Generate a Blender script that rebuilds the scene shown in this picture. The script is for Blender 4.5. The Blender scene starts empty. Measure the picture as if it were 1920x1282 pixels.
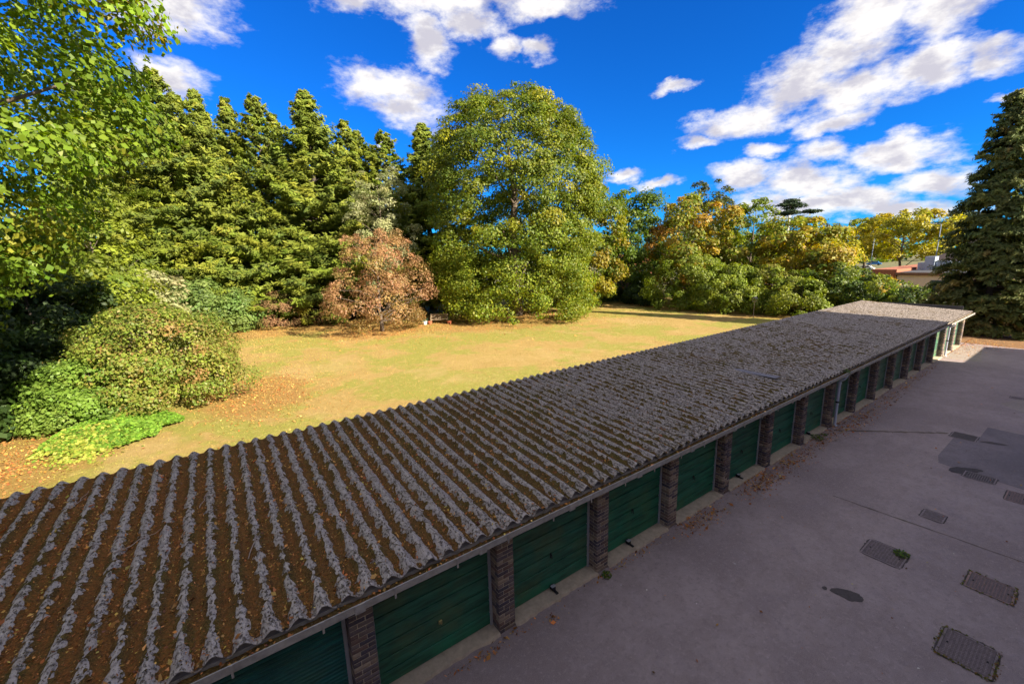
import bpy, math, numpy as np
from mathutils import Matrix, Vector
R = math.radians
SC = bpy.context.scene
COL = SC.collection

# ------------------------------------------------------------------ camera
cam = bpy.data.cameras.new('camera')
cam.sensor_width = 36.0
cam.lens = 14.81
cam.clip_start = 0.05
cam.clip_end = 5000
camo = bpy.data.objects.new('camera', cam)
COL.objects.link(camo)
_fw = Vector((0.55951, 0.80505, -0.19706)).normalized()
_up = Vector((0.13489, 0.14614, 0.98002)).normalized()
_rt = _fw.cross(_up).normalized()
_up = _rt.cross(_fw)
_m = Matrix((( _rt.x, _up.x, -_fw.x, 0), (_rt.y, _up.y, -_fw.y, 0), (_rt.z, _up.z, -_fw.z, 6.406), (0, 0, 0, 1)))
camo.matrix_world = _m
SC.camera = camo

# ------------------------------------------------------------------ sun, sky, exposure
SUN_DIR = Vector((-0.33, 1.0, -0.55)).normalized()       # the way the light travels
sun = bpy.data.lights.new('sun', 'SUN')
sun.energy = 2.0
sun.angle = R(0.5)
sun.color = (1.0, 0.89, 0.72)
suno = bpy.data.objects.new('sun', sun)
COL.objects.link(suno)
suno.rotation_euler = SUN_DIR.to_track_quat('-Z', 'Y').to_euler()
suno.location = (-10, -40, 40)

SKY_STRENGTH = 0.15
world = bpy.data.worlds.new('World')
SC.world = world
world.use_nodes = True
SC.view_settings.view_transform = 'Standard'
SC.view_settings.look = 'None'
SC.view_settings.exposure = 2.9
SC.view_settings.gamma = 1.0
SC.render.engine = 'CYCLES'
SC.cycles.use_denoising = True
SC.cycles.max_bounces = 6
SC.cycles.diffuse_bounces = 4
SC.cycles.transparent_max_bounces = 8

CLOUDS = [(0.013, 0.408, 0.082, 0.035, 0.2), (-0.007, 0.31, 0.056, 0.037, -0.33), (0.368, 0.34, 0.104, 0.036, -0.08), (0.404, 0.305, 0.077, 0.046, -0.21), (0.321, 0.342, 0.054, 0.037, 0.06), (0.483, 0.479, 0.133, 0.031, 0.0), (0.304, 0.47, 0.072, 0.021, 0.09), (0.682, 0.481, 0.131, 0.023, -0.08), (0.446, 0.422, 0.044, 0.047, 0.16), (0.536, 0.449, 0.067, 0.029, -0.0), (0.613, 0.415, 0.035, 0.02, 0.24), (0.675, 0.41, 0.045, 0.021, -0.19), (0.949, 0.318, 0.043, 0.009, 0.18), (1.093, 0.244, 0.096, 0.032, 0.05), (1.037, 0.243, 0.053, 0.027, -0.14), (1.168, 0.283, 0.084, 0.045, 0.27), (1.227, 0.313, 0.046, 0.045, 0.59), (1.272, 0.349, 0.072, 0.063, 0.31), (1.349, 0.343, 0.056, 0.042, 0.08), (1.254, 0.261, 0.082, 0.035, 0.13), (1.347, 0.265, 0.079, 0.031, 0.12), (1.42, 0.268, 0.044, 0.024, -0.04), (1.01, 0.215, 0.044, 0.013, -0.03), (1.229, 0.221, 0.062, 0.02, 0.17), (1.13, 0.181, 0.039, 0.014, 0.01), (1.222, 0.173, 0.044, 0.02, -0.06), (1.328, 0.158, 0.078, 0.024, -0.11), (1.333, 0.172, 0.028, 0.019, -0.01), (1.097, 0.14, 0.073, 0.026, -0.11), (1.191, 0.12, 0.099, 0.035, -0.11), (1.281, 0.086, 0.077, 0.028, -0.1), (1.38, 0.097, 0.054, 0.031, 0.05), (1.228, 0.079, 0.157, 0.023, -0.09), (1.347, 0.055, 0.109, 0.016, -0.09), (0.863, 0.169, 0.046, 0.011, 0.01), (0.932, 0.148, 0.049, 0.01, -0.08), (1.441, 0.207, 0.019, 0.008, 0.11), (0.342, 0.247, 0.02, 0.01, 0.04), (1.395, 0.051, 0.017, 0.01, -0.09)]
class NT:
    """small helper to wire shader nodes"""
    def __init__(s, nt):
        s.nt = nt; s.n = nt.nodes; s.l = nt.links
    def new(s, t, **kw):
        n = s.n.new(t)
        for k, v in kw.items():
            if k.startswith('i_'):
                n.inputs[k[2:].replace('_', ' ')].default_value = v
            else:
                setattr(n, k, v)
        return n
    def link(s, a, b): s.l.new(a, b)
    def put(s, sock, v):
        if isinstance(v, (int, float, tuple, list)):
            sock.default_value = v
        else:
            s.l.new(v, sock)
    def math(s, op, a, b=None, c=None, clamp=False):
        n = s.n.new('ShaderNodeMath'); n.operation = op; n.use_clamp = clamp
        s.put(n.inputs[0], a)
        if b is not None: s.put(n.inputs[1], b)
        if c is not None: s.put(n.inputs[2], c)
        return n.outputs[0]
    def vmath(s, op, a, b=None, out=0):
        n = s.n.new('ShaderNodeVectorMath'); n.operation = op
        s.put(n.inputs[0], a)
        if b is not None:
            s.put(n.inputs[3 if op == 'SCALE' else 1], b)
        return n.outputs[1 if op in ('LENGTH', 'DISTANCE', 'DOT_PRODUCT') else 0]
    def mix(s, f, a, b):
        n = s.n.new('ShaderNodeMix'); n.data_type = 'RGBA'
        s.put(n.inputs[0], f)
        for i, v in ((6, a), (7, b)):
            if isinstance(v, (tuple, list)) and len(v) == 3: v = (*v, 1)
            s.put(n.inputs[i], v)
        return n.outputs[2]
    def noise(s, vec, scale, detail=4, rough=0.55, dist=0.0, out=0):
        n = s.n.new('ShaderNodeTexNoise')
        n.inputs['Scale'].default_value = scale; n.inputs['Detail'].default_value = detail
        n.inputs['Roughness'].default_value = rough; n.inputs['Distortion'].default_value = dist
        s.put(n.inputs['Vector'], vec)
        return n.outputs[out]
    def voronoi(s, vec, scale, feature='F1', rnd=1.0, out=0):
        n = s.n.new('ShaderNodeTexVoronoi'); n.feature = feature
        n.inputs['Scale'].default_value = scale; n.inputs['Randomness'].default_value = rnd
        s.put(n.inputs['Vector'], vec)
        return n.outputs[out]
    def ramp(s, v, lo, hi, a=0.0, b=1.0, smooth=True):
        n = s.n.new('ShaderNodeMapRange')
        n.interpolation_type = 'SMOOTHSTEP' if smooth else 'LINEAR'
        s.put(n.inputs[0], v)
        for i, q in ((1, lo), (2, hi), (3, a), (4, b)): s.put(n.inputs[i], q)
        return n.outputs[0]
    def pos(s, scale=None):
        g = s.n.new('ShaderNodeNewGeometry').outputs['Position']
        if scale is None: return g
        n = s.n.new('ShaderNodeVectorMath'); n.operation = 'MULTIPLY'
        s.link(g, n.inputs[0]); n.inputs[1].default_value = scale
        return n.outputs[0]

w = NT(world.node_tree)
w.n.clear()
sky = w.new('ShaderNodeTexSky', sky_type='NISHITA', sun_disc=False)
sky.sun_elevation = math.asin(-SUN_DIR.z)
sky.sun_rotation = math.atan2(-SUN_DIR.x, -SUN_DIR.y)
sky.altitude = 300
sky.air_density = 1.0
sky.dust_density = 0.25
sky.ozone_density = 3.0
hs = w.new('ShaderNodeHueSaturation')
hs.inputs['Hue'].default_value = 0.505
hs.inputs['Saturation'].default_value = 1.1
hs.inputs['Value'].default_value = 0.26
w.link(sky.outputs[0], hs.inputs['Color'])
gen = w.new('ShaderNodeTexCoord').outputs['Generated']
sep = w.new('ShaderNodeSeparateXYZ'); w.link(gen, sep.inputs[0])
az = w.math('ARCTAN2', sep.outputs[0], sep.outputs[1])
el = w.math('ARCSINE', sep.outputs[2])
ae = w.new('ShaderNodeCombineXYZ'); w.link(az, ae.inputs[0]); w.link(el, ae.inputs[1])
stretch = w.vmath('MULTIPLY', gen, (1.0, 1.0, 2.0))
warpc = w.noise(stretch, 7.0, 6, 0.6, out=1)
warp = w.vmath('SCALE', w.vmath('SUBTRACT', warpc, (0.5, 0.5, 0.5)), 0.085)
aew = w.vmath('ADD', ae.outputs[0], warp)
best = None
for (a_, e_, sx, sy, rot) in CLOUDS:
    mp = w.new('ShaderNodeMapping', vector_type='TEXTURE')
    mp.inputs['Location'].default_value = (a_, e_, 0)
    mp.inputs['Rotation'].default_value = (0, 0, rot)
    mp.inputs['Scale'].default_value = (sx * 1.12, sy * 1.18, 10)
    w.link(aew, mp.inputs['Vector'])
    ln = w.vmath('LENGTH', mp.outputs[0])
    best = ln if best is None else w.new('ShaderNodeMath', operation='SMOOTH_MIN') if False else w.math('MINIMUM', best, ln)
fine = w.noise(stretch, 26.0, 8, 0.62)
mid = w.noise(stretch, 11.0, 6, 0.6)
dens = w.math('SUBTRACT', 1.05, best)
dens = w.math('ADD', dens, w.math('MULTIPLY', w.math('SUBTRACT', fine, 0.5), 1.45))
dens = w.math('ADD', dens, w.math('MULTIPLY', w.math('SUBTRACT', mid, 0.5), 0.9))
# cloud all round the sky, denser cover added out of view for whiter fill
rest = w.math('MAXIMUM', w.ramp(w.math('ABSOLUTE', w.math('SUBTRACT', az, 0.62)), 0.95, 1.2), w.ramp(el, 0.52, 0.66))
lump = w.noise(stretch, 3.2, 5, 0.55)
wide = w.math('ADD', w.math('MULTIPLY', w.math('SUBTRACT', lump, 0.395), 5.0), w.math('MULTIPLY', w.math('SUBTRACT', fine, 0.5), 1.4))
dens = w.math('MAXIMUM', dens, w.math('ADD', w.math('MULTIPLY', wide, rest), w.math('MULTIPLY', w.math('SUBTRACT', rest, 1.0), 3.0)))
cover = w.ramp(dens, -0.05, 0.80)
# relief of the cloud tops and bases
up_sh = w.vmath('ADD', stretch, (-0.012, -0.02, 0.07))
mid2 = w.noise(up_sh, 11.0, 6, 0.6)
relief = w.math('SUBTRACT', mid, mid2)
lit = w.ramp(w.math('ADD', w.math('MULTIPLY', relief, 1.6), w.math('MULTIPLY', w.math('SUBTRACT', 0.85, dens), 0.34)), -0.20, 0.26)
ccol = w.mix(lit, (0.61, 0.59, 0.66), (1.0, 0.965, 0.935))
tint = w.vmath('MULTIPLY', hs.outputs[0], (0.03, 0.315, 0.70))
skycol = w.mix(w.math('MULTIPLY', cover, 0.97), tint, ccol)
bg = w.new('ShaderNodeBackground'); bg.inputs['Strength'].default_value = SKY_STRENGTH
w.link(skycol, bg.inputs['Color'])
wo = w.new('ShaderNodeOutputWorld'); w.link(bg.outputs[0], wo.inputs['Surface'])

# ------------------------------------------------------------------ mesh helpers
class MB:
    """collects boxes, tubes and polygons into one mesh"""
    def __init__(s): s.v = []; s.f = []
    def add(s, vs, fs):
        o = len(s.v); s.v += [tuple(q) for q in vs]; s.f += [tuple(i + o for i in f) for f in fs]; return s
    def box(s, x0, x1, y0, y1, z0, z1):
        return s.add([(x0, y0, z0), (x1, y0, z0), (x1, y1, z0), (x0, y1, z0), (x0, y0, z1), (x1, y0, z1), (x1, y1, z1), (x0, y1, z1)],
                     [(0, 3, 2, 1), (4, 5, 6, 7), (0, 1, 5, 4), (1, 2, 6, 5), (2, 3, 7, 6), (3, 0, 4, 7)])
    def bbox(s, x0, x1, y0, y1, z0, z1, b=0.004):
        """box with chamfered edges"""
        xs, ys, zs = (x0, x1), (y0, y1), (z0, z1)
        vs = []; idx = {}
        for i in (0, 1):
            for j in (0, 1):
                for k in (0, 1):
                    sx, sy, sz = (1 - 2 * i) * b, (1 - 2 * j) * b, (1 - 2 * k) * b
                    for a, (dx, dy, dz) in enumerate(((0, sy, sz), (sx, 0, sz), (sx, sy, 0))):
                        idx[i, j, k, a] = len(vs); vs.append((xs[i] + dx, ys[j] + dy, zs[k] + dz))
        fs = []
        for i in (0, 1):
            fs.append([idx[i, j, k, 0] for j, k in ((0, 0), (1, 0), (1, 1), (0, 1))])
            fs.append([idx[j, i, k, 1] for j, k in ((0, 0), (1, 0), (1, 1), (0, 1))])
            fs.append([idx[j, k, i, 2] for j, k in ((0, 0), (1, 0), (1, 1), (0, 1))])
        for i in (0, 1):
            for j in (0, 1):
                fs.append([idx[i, j, 0, 0], idx[i, j, 0, 1], idx[i, j, 1, 1], idx[i, j, 1, 0]])
                fs.append([idx[i, 0, j, 0], idx[i, 0, j, 2], idx[i, 1, j, 2], idx[i, 1, j, 0]])
                fs.append([idx[0, i, j, 1], idx[0, i, j, 2], idx[1, i, j, 2], idx[1, i, j, 1]])
                for k in (0, 1): fs.append([idx[i, j, k, a] for a in range(3)])
        return s.add(vs, fs)
    def tube(s, pts, rad, n=8, cap=True):
        pts = [Vector(p) for p in pts]
        if not hasattr(rad, '__len__'): rad = [rad] * len(pts)
        rings = []
        ref = Vector((0.31, 0.21, 0.93))
        for i, p in enumerate(pts):
            t = (pts[min(i + 1, len(pts) - 1)] - pts[max(i - 1, 0)]).normalized()
            if abs(t.dot(ref)) > 0.95: ref = Vector((1, 0.1, 0))
            a = t.cross(ref).normalized(); b = t.cross(a)
            rings.append([p + (a * math.cos(2 * math.pi * k / n) + b * math.sin(2 * math.pi * k / n)) * rad[i] for k in range(n)])
        vs = [q for r_ in rings for q in r_]
        fs = [(i * n + k, i * n + (k + 1) % n, (i + 1) * n + (k + 1) % n, (i + 1) * n + k) for i in range(len(pts) - 1) for k in range(n)]
        if cap:
            fs.append(tuple(range(n))[::-1]); fs.append(tuple((len(pts) - 1) * n + k for k in range(n)))
        return s.add(vs, fs)
    def poly(s, pts, z=None):
        return s.add([(*p, z) if z is not None else p for p in pts], [tuple(range(len(pts)))])
    def prism(s, pts, z0, z1):
        n = len(pts)
        return s.add([(*p, z0) for p in pts] + [(*p, z1) for p in pts],
                     [tuple(range(n))[::-1], tuple(range(n, 2 * n))] + [(i, (i + 1) % n, n + (i + 1) % n, n + i) for i in range(n)])
    def mesh(s, name, m, smooth=False, fixn=True):
        me = bpy.data.meshes.new(name); me.from_pydata(s.v, [], s.f); me.materials.append(m)
        if fixn:
            import bmesh
            b = bmesh.new(); b.from_mesh(me); bmesh.ops.recalc_face_normals(b, faces=b.faces); b.to_mesh(me); b.free()
        if smooth: me.polygons.foreach_set('use_smooth', [True] * len(me.polygons))
        return me
    def build(s, name, m, parent=None, smooth=False, fixn=True):
        return obj(name, s.mesh(name, m, smooth, fixn), parent)

def obj(name, me, parent=None, loc=None):
    o = bpy.data.objects.new(name, me); COL.objects.link(o)
    if parent is not None: o.parent = parent
    if loc is not None: o.location = loc
    return o
def empty(name, loc=(0, 0, 0), rz=0.0):
    o = bpy.data.objects.new(name, None); COL.objects.link(o); o.location = loc; o.rotation_euler = (0, 0, rz)
    o.empty_display_size = 0.3
    return o
def tag(o, label=None, cat=None, group=None, kind=None):
    if label: o['label'] = label
    if cat: o['category'] = cat
    if group: o['group'] = group
    if kind: o['kind'] = kind
    return o
def raw_mesh(name, verts, counts, loops, m, cols=None, smooth=False):
    """numpy -> mesh; counts = vertices per face"""
    me = bpy.data.meshes.new(name)
    me.vertices.add(len(verts)); me.vertices.foreach_set('co', np.ascontiguousarray(verts, np.float32).ravel())
    me.loops.add(len(loops)); me.loops.foreach_set('vertex_index', np.ascontiguousarray(loops, np.int32))
    me.polygons.add(len(counts))
    st = np.concatenate([[0], np.cumsum(counts)[:-1]]).astype(np.int32)
    me.polygons.foreach_set('loop_start', st)
    if smooth: me.polygons.foreach_set('use_smooth', np.ones(len(counts), bool))
    me.update(calc_edges=True)
    if cols is not None:
        at = me.attributes.new('Col', 'FLOAT_COLOR', 'POINT')
        c4 = np.ones((len(verts), 4), np.float32); c4[:, :3] = cols
        at.data.foreach_set('color', c4.ravel())
    me.materials.append(m)
    return me
def unit(a): return a / np.maximum(np.linalg.norm(a, axis=-1, keepdims=True), 1e-9)
LEAF4 = np.array([(-.5, 0, 0), (0.05, -.34, .06), (.55, 0, 0), (0.05, .34, .06)])
BLADE = np.array([(-.5, 0, 0), (-.05, -.17, .03), (.55, 0, -.06), (-.05, .17, .03)])
GRASS = np.array([(-.06, 0, 0), (.06, 0, 0), (.0, .0, 1.0)])
MAPLE = np.array([(-.45, 0, 0), (-.05, -.5, .06), (.16, -.2, .0), (.6, 0, -.05), (.16, .2, .0), (-.05, .5, .06)])
def cards(name, c, t, n, size, cols, m, shape=LEAF4, wid=1.0):
    """leaf-sized faces: centre c, long axis t, facing n"""
    N = len(c); K = len(shape)
    n = unit(n); t = unit(t - (t * n).sum(-1, keepdims=True) * n); b = np.cross(n, t)
    size = np.broadcast_to(size, (N,))[:, None, None]
    wid = np.broadcast_to(wid, (N,))[:, None, None]
    S = shape[None]
    v = c[:, None] + size * (S[..., 0:1] * t[:, None] + wid * S[..., 1:2] * b[:, None] + S[..., 2:3] * n[:, None])
    cc = np.repeat(cols, K, axis=0) if cols.shape[0] == N else np.broadcast_to(cols, (N * K, 3))
    return raw_mesh(name, v.reshape(-1, 3), np.full(N, K), np.arange(N * K), m, cc)
def rdir(rng, n): return unit(rng.normal(size=(n, 3)))
def pick(rng, pal, n, var=0.16):
    """colours drawn from a weighted palette with some spread"""
    pw = np.array([q[0] for q in pal], float); pc = np.array([q[1] for q in pal], float)
    i = rng.choice(len(pal), n, p=pw / pw.sum())
    return pc[i] * np.exp(rng.normal(0, var, (n, 1))) * np.exp(rng.normal(0, var * .35, (n, 3)))
def vnoise(x, y, seed=0):
    """smooth value noise in [0,1]"""
    x = np.asarray(x, float); y = np.asarray(y, float)
    xi = np.floor(x).astype(np.int64); yi = np.floor(y).astype(np.int64); fx = x - xi; fy = y - yi
    fx = fx * fx * (3 - 2 * fx); fy = fy * fy * (3 - 2 * fy)
    def h(a, b):
        k = (a * 374761393 + b * 668265263 + seed * 974634777) & 0xffffffff
        k = ((k ^ (k >> 13)) * 1274126177) & 0xffffffff
        return ((k ^ (k >> 16)) & 0xffff) / 65535.0
    return (h(xi, yi) * (1 - fx) + h(xi + 1, yi) * fx) * (1 - fy) + (h(xi, yi + 1) * (1 - fx) + h(xi + 1, yi + 1) * fx) * fy
def fbm(x, y, seed=0, oct=3):
    s = 0; a = 1; tt = 0
    for k in range(oct):
        s = s + a * vnoise(x * 2 ** k, y * 2 ** k, seed + k); tt += a; a *= .5
    return s / tt

# ------------------------------------------------------------------ materials
def material(name):
    m = bpy.data.materials.new(name); m.use_nodes = True
    q = NT(m.node_tree); q.n.clear()
    b = q.new('ShaderNodeBsdfPrincipled'); o = q.new('ShaderNodeOutputMaterial'); q.link(b.outputs[0], o.inputs[0])
    return m, q, b, o
def simple(name, col, rough=0.7, metal=0.0, var=0.18, scale=6.0, bump=0.0, spec=0.35):
    m, q, b, o = material(name)
    p = q.pos()
    f = q.noise(p, scale, 6, 0.6)
    c = q.mix(f, tuple(x * (1 - var * 1.6) for x in col), tuple(min(1, x * (1 + var * 1.6)) for x in col))
    q.link(c, b.inputs['Base Color']); b.inputs['Roughness'].default_value = rough; b.inputs['Metallic'].default_value = metal
    b.inputs['Specular IOR Level'].default_value = spec
    if bump:
        bp = q.new('ShaderNodeBump'); bp.inputs['Strength'].default_value = bump; bp.inputs['Distance'].default_value = 0.02
        q.link(q.noise(p, scale * 8, 4), bp.inputs['Height']); q.link(bp.outputs[0], b.inputs['Normal'])
    return m
def foliage(name, trans=0.3, rough=0.55, spec=0.3):
    m, q, b, o = material(name)
    at = q.new('ShaderNodeAttribute', attribute_name='Col').outputs['Color']
    q.link(at, b.inputs['Base Color']); b.inputs['Roughness'].default_value = rough; b.inputs['Specular IOR Level'].default_value = spec
    tr = q.new('ShaderNodeBsdfTranslucent'); q.link(q.mix(0.5, at, (0.5, 0.55, 0.05)), tr.inputs[0])
    trc = q.new('ShaderNodeHueSaturation'); trc.inputs['Saturation'].default_value = 1.1; trc.inputs['Value'].default_value = 1.3
    q.link(at, trc.inputs['Color']); q.link(trc.outputs[0], tr.inputs[0])
    mx = q.new('ShaderNodeMixShader'); mx.inputs[0].default_value = trans
    q.link(b.outputs[0], mx.inputs[1]); q.link(tr.outputs[0], mx.inputs[2]); q.link(mx.outputs[0], o.inputs[0])
    return m
M = {}
M['leaf'] = foliage('leaf', 0.40, 0.5, 0.3)
M['needle'] = foliage('needle', 0.36, 0.6, 0.2)
M['dry'] = foliage('dry_leaf', 0.12, 0.75, 0.15)
M['bark'] = simple('bark', (0.13, 0.10, 0.075), 0.9, var=.3, scale=9, bump=.6)
M['bark_dark'] = simple('bark_dark', (0.075, 0.06, 0.05), 0.9, var=.3, scale=9, bump=.6)

def mk_asphalt(name, ca, cb, speck=0.55):
    m, q, b, o = material(name)
    p = q.pos()
    big = q.noise(p, 0.35, 5, 0.6); mid = q.noise(p, 2.3, 5, 0.6); fine = q.noise(p, 55, 3, 0.7)
    c = q.mix(q.ramp(big, .36, .62), tuple(x * .84 for x in ca), tuple(x * 1.10 for x in cb))
    c = q.mix(q.ramp(q.noise(q.pos((.5, 1, 1)), .28, 6, .7, 1.2), .50, .64, 0, .5), c, (ca[0] * .80, ca[1] * .76, ca[2] * .70))
    c = q.mix(q.ramp(mid, .38, .72, 0, .5), c, (ca[0] * .70, ca[1] * .66, ca[2] * .62))
    c = q.mix(q.ramp(q.noise(p, .9, 6, .7, .8), .56, .74, 0, .55), c, (ca[0] * .66, ca[1] * .68, ca[2] * .8))
    c = q.mix(q.ramp(q.noise(q.vmath('ADD', p, (9, 4, 0)), .55, 6, .7, .5), .55, .78, 0, .45), c, (cb[0] * 1.3, cb[1] * 1.28, cb[2] * 1.2))
    c = q.mix(q.ramp(q.noise(q.pos((.25, 1.4, 1)), 1.0, 5, .6), .55, .8, 0, .3), c, tuple(x * 1.25 for x in cb))
    c = q.mix(q.ramp(q.noise(p, 8, 5, .8), .47, .66, 0, .6), c, tuple(x * .60 for x in ca))
    c = q.mix(q.ramp(q.noise(q.vmath('ADD', p, (2, 5, 0)), 12, 4, .8), .52, .70, 0, .6), c, tuple(x * 1.45 for x in cb))
    g = q.noise(p, 120, 2, .8)
    c = q.mix(q.ramp(g, .3, .75, 0, speck), c, tuple(x * 1.75 for x in cb))
    c = q.mix(q.ramp(fine, .56, .72, 0, .45), c, tuple(x * .42 for x in ca))
    wh = q.voronoi(p, 9.0, out=0)
    c = q.mix(q.ramp(wh, .012, .03, .6, 0), c, (.5, .47, .42))
    q.link(c, b.inputs['Base Color']); b.inputs['Roughness'].default_value = 0.86; b.inputs['Specular IOR Level'].default_value = .25
    bp = q.new('ShaderNodeBump'); bp.inputs['Strength'].default_value = .55; bp.inputs['Distance'].default_value = .012
    q.link(q.math('ADD', q.math('MULTIPLY', fine, .7), g), bp.inputs['Height']); q.link(bp.outputs[0], b.inputs['Normal'])
    return m
M['asphalt'] = mk_asphalt('asphalt', (.245, .193, .190), (.295, .236, .226))
M['asphalt_patch'] = mk_asphalt('asphalt_patch', (.168, .142, .150), (.195, .163, .168), .4)
M['asphalt_seam'] = mk_asphalt('asphalt_seam', (.13, .10, .085), (.16, .125, .095), .3)
M['asphalt_pale'] = mk_asphalt('asphalt_pale', (.26, .215, .19), (.30, .25, .215))
M['oil'] = mk_asphalt('oil_stain', (.075, .062, .06), (.09, .075, .07), .25)

def mk_lawn():
    m, q, b, o = material('lawn')
    p = q.pos()
    big = q.noise(p, .16, 5, .62, .6); mid = q.noise(p, .55, 5, .6, .3); fine = q.noise(p, 7, 4, .7); vf = q.noise(p, 38, 3, .8)
    c = q.mix(q.ramp(mid, .25, .75), (.36, .235, .08), (.45, .305, .116))
    gmask = q.ramp(q.math('ADD', big, q.math('MULTIPLY', q.math('SUBTRACT', mid, .5), .5)), .43, .54)
    c = q.mix(q.math('MULTIPLY', gmask, 1.0), c, (.235, .275, .042))
    pale = q.ramp(q.noise(q.vmath('ADD', p, (37, 11, 0)), .17, 5, .65, .5), .52, .66)
    c = q.mix(q.math('MULTIPLY', pale, .7), c, (.48, .335, .15))
    # leaf fall and bare earth under the trees
    for (cx, cy, rx, ry) in ((25, 36.5, 10.5, 7), (12, 39.5, 5.5, 4.5), (1.0, 24, 2.6, 4.2), (-7.5, 20.5, 4.2, 4), (4, 47, 12, 5), (45.5, 25, 4, 14)):
        mp = q.new('ShaderNodeMapping', vector_type='TEXTURE'); mp.inputs['Location'].default_value = (cx, cy, 0); mp.inputs['Scale'].default_value = (rx, ry, 50)
        q.link(p, mp.inputs[0])
        d = q.math('ADD', q.vmath('LENGTH', mp.outputs[0]), q.math('MULTIPLY', q.math('SUBTRACT', mid, .5), .7))
        c = q.mix(q.ramp(d, .72, 1.08, .82, 0), c, q.mix(fine, (.20, .085, .028), (.42, .20, .06)))
    mot = q.noise(p, 2.6, 5, .75)
    c = q.mix(q.ramp(mot, .46, .66, 0, .5), c, (.33, .23, .075))
    c = q.mix(q.ramp(mot, .50, .34, 0, .45), c, (.56, .40, .17))
    c = q.mix(q.ramp(fine, .4, .8, 0, .4), c, (.34, .22, .07))
    c = q.mix(q.ramp(vf, .35, .75, 0, .45), c, (.52, .40, .13))
    c = q.mix(q.ramp(vf, .62, .4, 0, .30), c, (.20, .14, .045))
    q.link(c, b.inputs['Base Color']); b.inputs['Roughness'].default_value = .95; b.inputs['Specular IOR Level'].default_value = .1
    bp = q.new('ShaderNodeBump'); bp.inputs['Strength'].default_value = .8; bp.inputs['Distance'].default_value = .05
    q.link(q.math('ADD', fine, vf), bp.inputs['Height']); q.link(bp.outputs[0], b.inputs['Normal'])
    return m
M['lawn'] = mk_lawn()
M['ground'] = simple('rough_ground', (.14, .13, .05), .95, var=.4, scale=.3)
M['earth'] = simple('earth', (.22, .12, .05), .95, var=.35, scale=2.5, bump=.6)

def mk_roof():
    m, q, b, o = material('fibre_cement')
    p = q.pos()
    sx = q.pos((1.0, .6, 1.0))
    fine = q.noise(sx, 48, 6, .75); med = q.noise(sx, 11, 5, .65); big = q.noise(p, .8, 4, .6)
    c = q.mix(q.ramp(med, .3, .7), (.36, .30, .265), (.52, .44, .38))
    c = q.mix(q.ramp(big, .35, .7, 0, .6), c, (.56, .475, .385))
    c = q.mix(q.ramp(fine, .48, .68, 0, .55), c, (.66, .585, .51))            # pale lichen
    sep_ = q.new('ShaderNodeSeparateXYZ'); q.link(p, sep_.inputs[0])
    away = q.ramp(sep_.outputs[0], -1.0, 9.0)                                # more moss spots along the roof
    sp = q.noise(sx, 30, 4, .65, .2)
    thr = q.math('ADD', q.math('ADD', sp, q.math('MULTIPLY', q.math('SUBTRACT', big, .5), .16)), q.math('MULTIPLY', away, .035))
    c = q.mix(q.ramp(thr, .545, .61, 0, .85), c, (.085, .064, .040))        # dark moss cushions
    sp2 = q.noise(q.vmath('ADD', sx, (3, 7, 0)), 44, 3, .6)
    c = q.mix(q.ramp(sp2, .60, .66, 0, .85), c, (.075, .058, .038))
    wl = q.voronoi(sx, 7.0); c = q.mix(q.ramp(wl, .04, .09, .85, 0), c, (.70, .66, .60))
    tan = q.voronoi(q.vmath('ADD', p, (5, 9, 1)), 2.2); c = q.mix(q.ramp(tan, .03, .06, .8, 0), c, (.42, .29, .16))
    q.link(c, b.inputs['Base Color']); b.inputs['Roughness'].default_value = .92; b.inputs['Specular IOR Level'].default_value = .2
    bp = q.new('ShaderNodeBump'); bp.inputs['Strength'].default_value = 1.0; bp.inputs['Distance'].default_value = .014
    q.link(q.math('ADD', fine, q.math('MULTIPLY', q.ramp(thr, .5, .62), 1.2)), bp.inputs['Height']); q.link(bp.outputs[0], b.inputs['Normal'])
    return m
M['roof'] = mk_roof()
M['cement'] = simple('cement_edge', (.21, .195, .205), .9, var=.25, scale=12, bump=.4)
def mk_moss():
    m, q, b, o = material('moss')
    p = q.pos()
    f = q.noise(p, 60, 5, .75); g = q.noise(p, 1.4, 4, .6); h = q.noise(p, 17, 5, .7)
    c = q.mix(q.ramp(g, .35, .65), (.125, .072, .024), (.105, .085, .022))
    c = q.mix(q.ramp(h, .42, .62, 0, .8), c, (.036, .023, .011))
    c = q.mix(q.ramp(f, .48, .68, 0, .8), c, (.27, .18, .055))
    c = q.mix(q.ramp(q.noise(q.vmath('ADD', p, (3, 1, 4)), 33, 3, .7), .62, .72, 0, .6), c, (.44, .38, .31))
    at = q.new('ShaderNodeAttribute', attribute_name='Col').outputs['Color']
    c = q.mix(q.math('MULTIPLY', at, q.ramp(q.noise(p, 30, 4, .7), .35, .65, .15, .95)), c, q.mix(f, (.16, .055, .018), (.46, .17, .045)))   # dead leaf crumbs
    q.link(c, b.inputs['Base Color']); b.inputs['Roughness'].default_value = .95; b.inputs['Specular IOR Level'].default_value = .1
    bp = q.new('ShaderNodeBump'); bp.inputs['Strength'].default_value = 1.0; bp.inputs['Distance'].default_value = .02
    q.link(q.math('ADD', f, h), bp.inputs['Height']); q.link(bp.outputs[0], b.inputs['Normal'])
    return m
M['moss'] = mk_moss()
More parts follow.
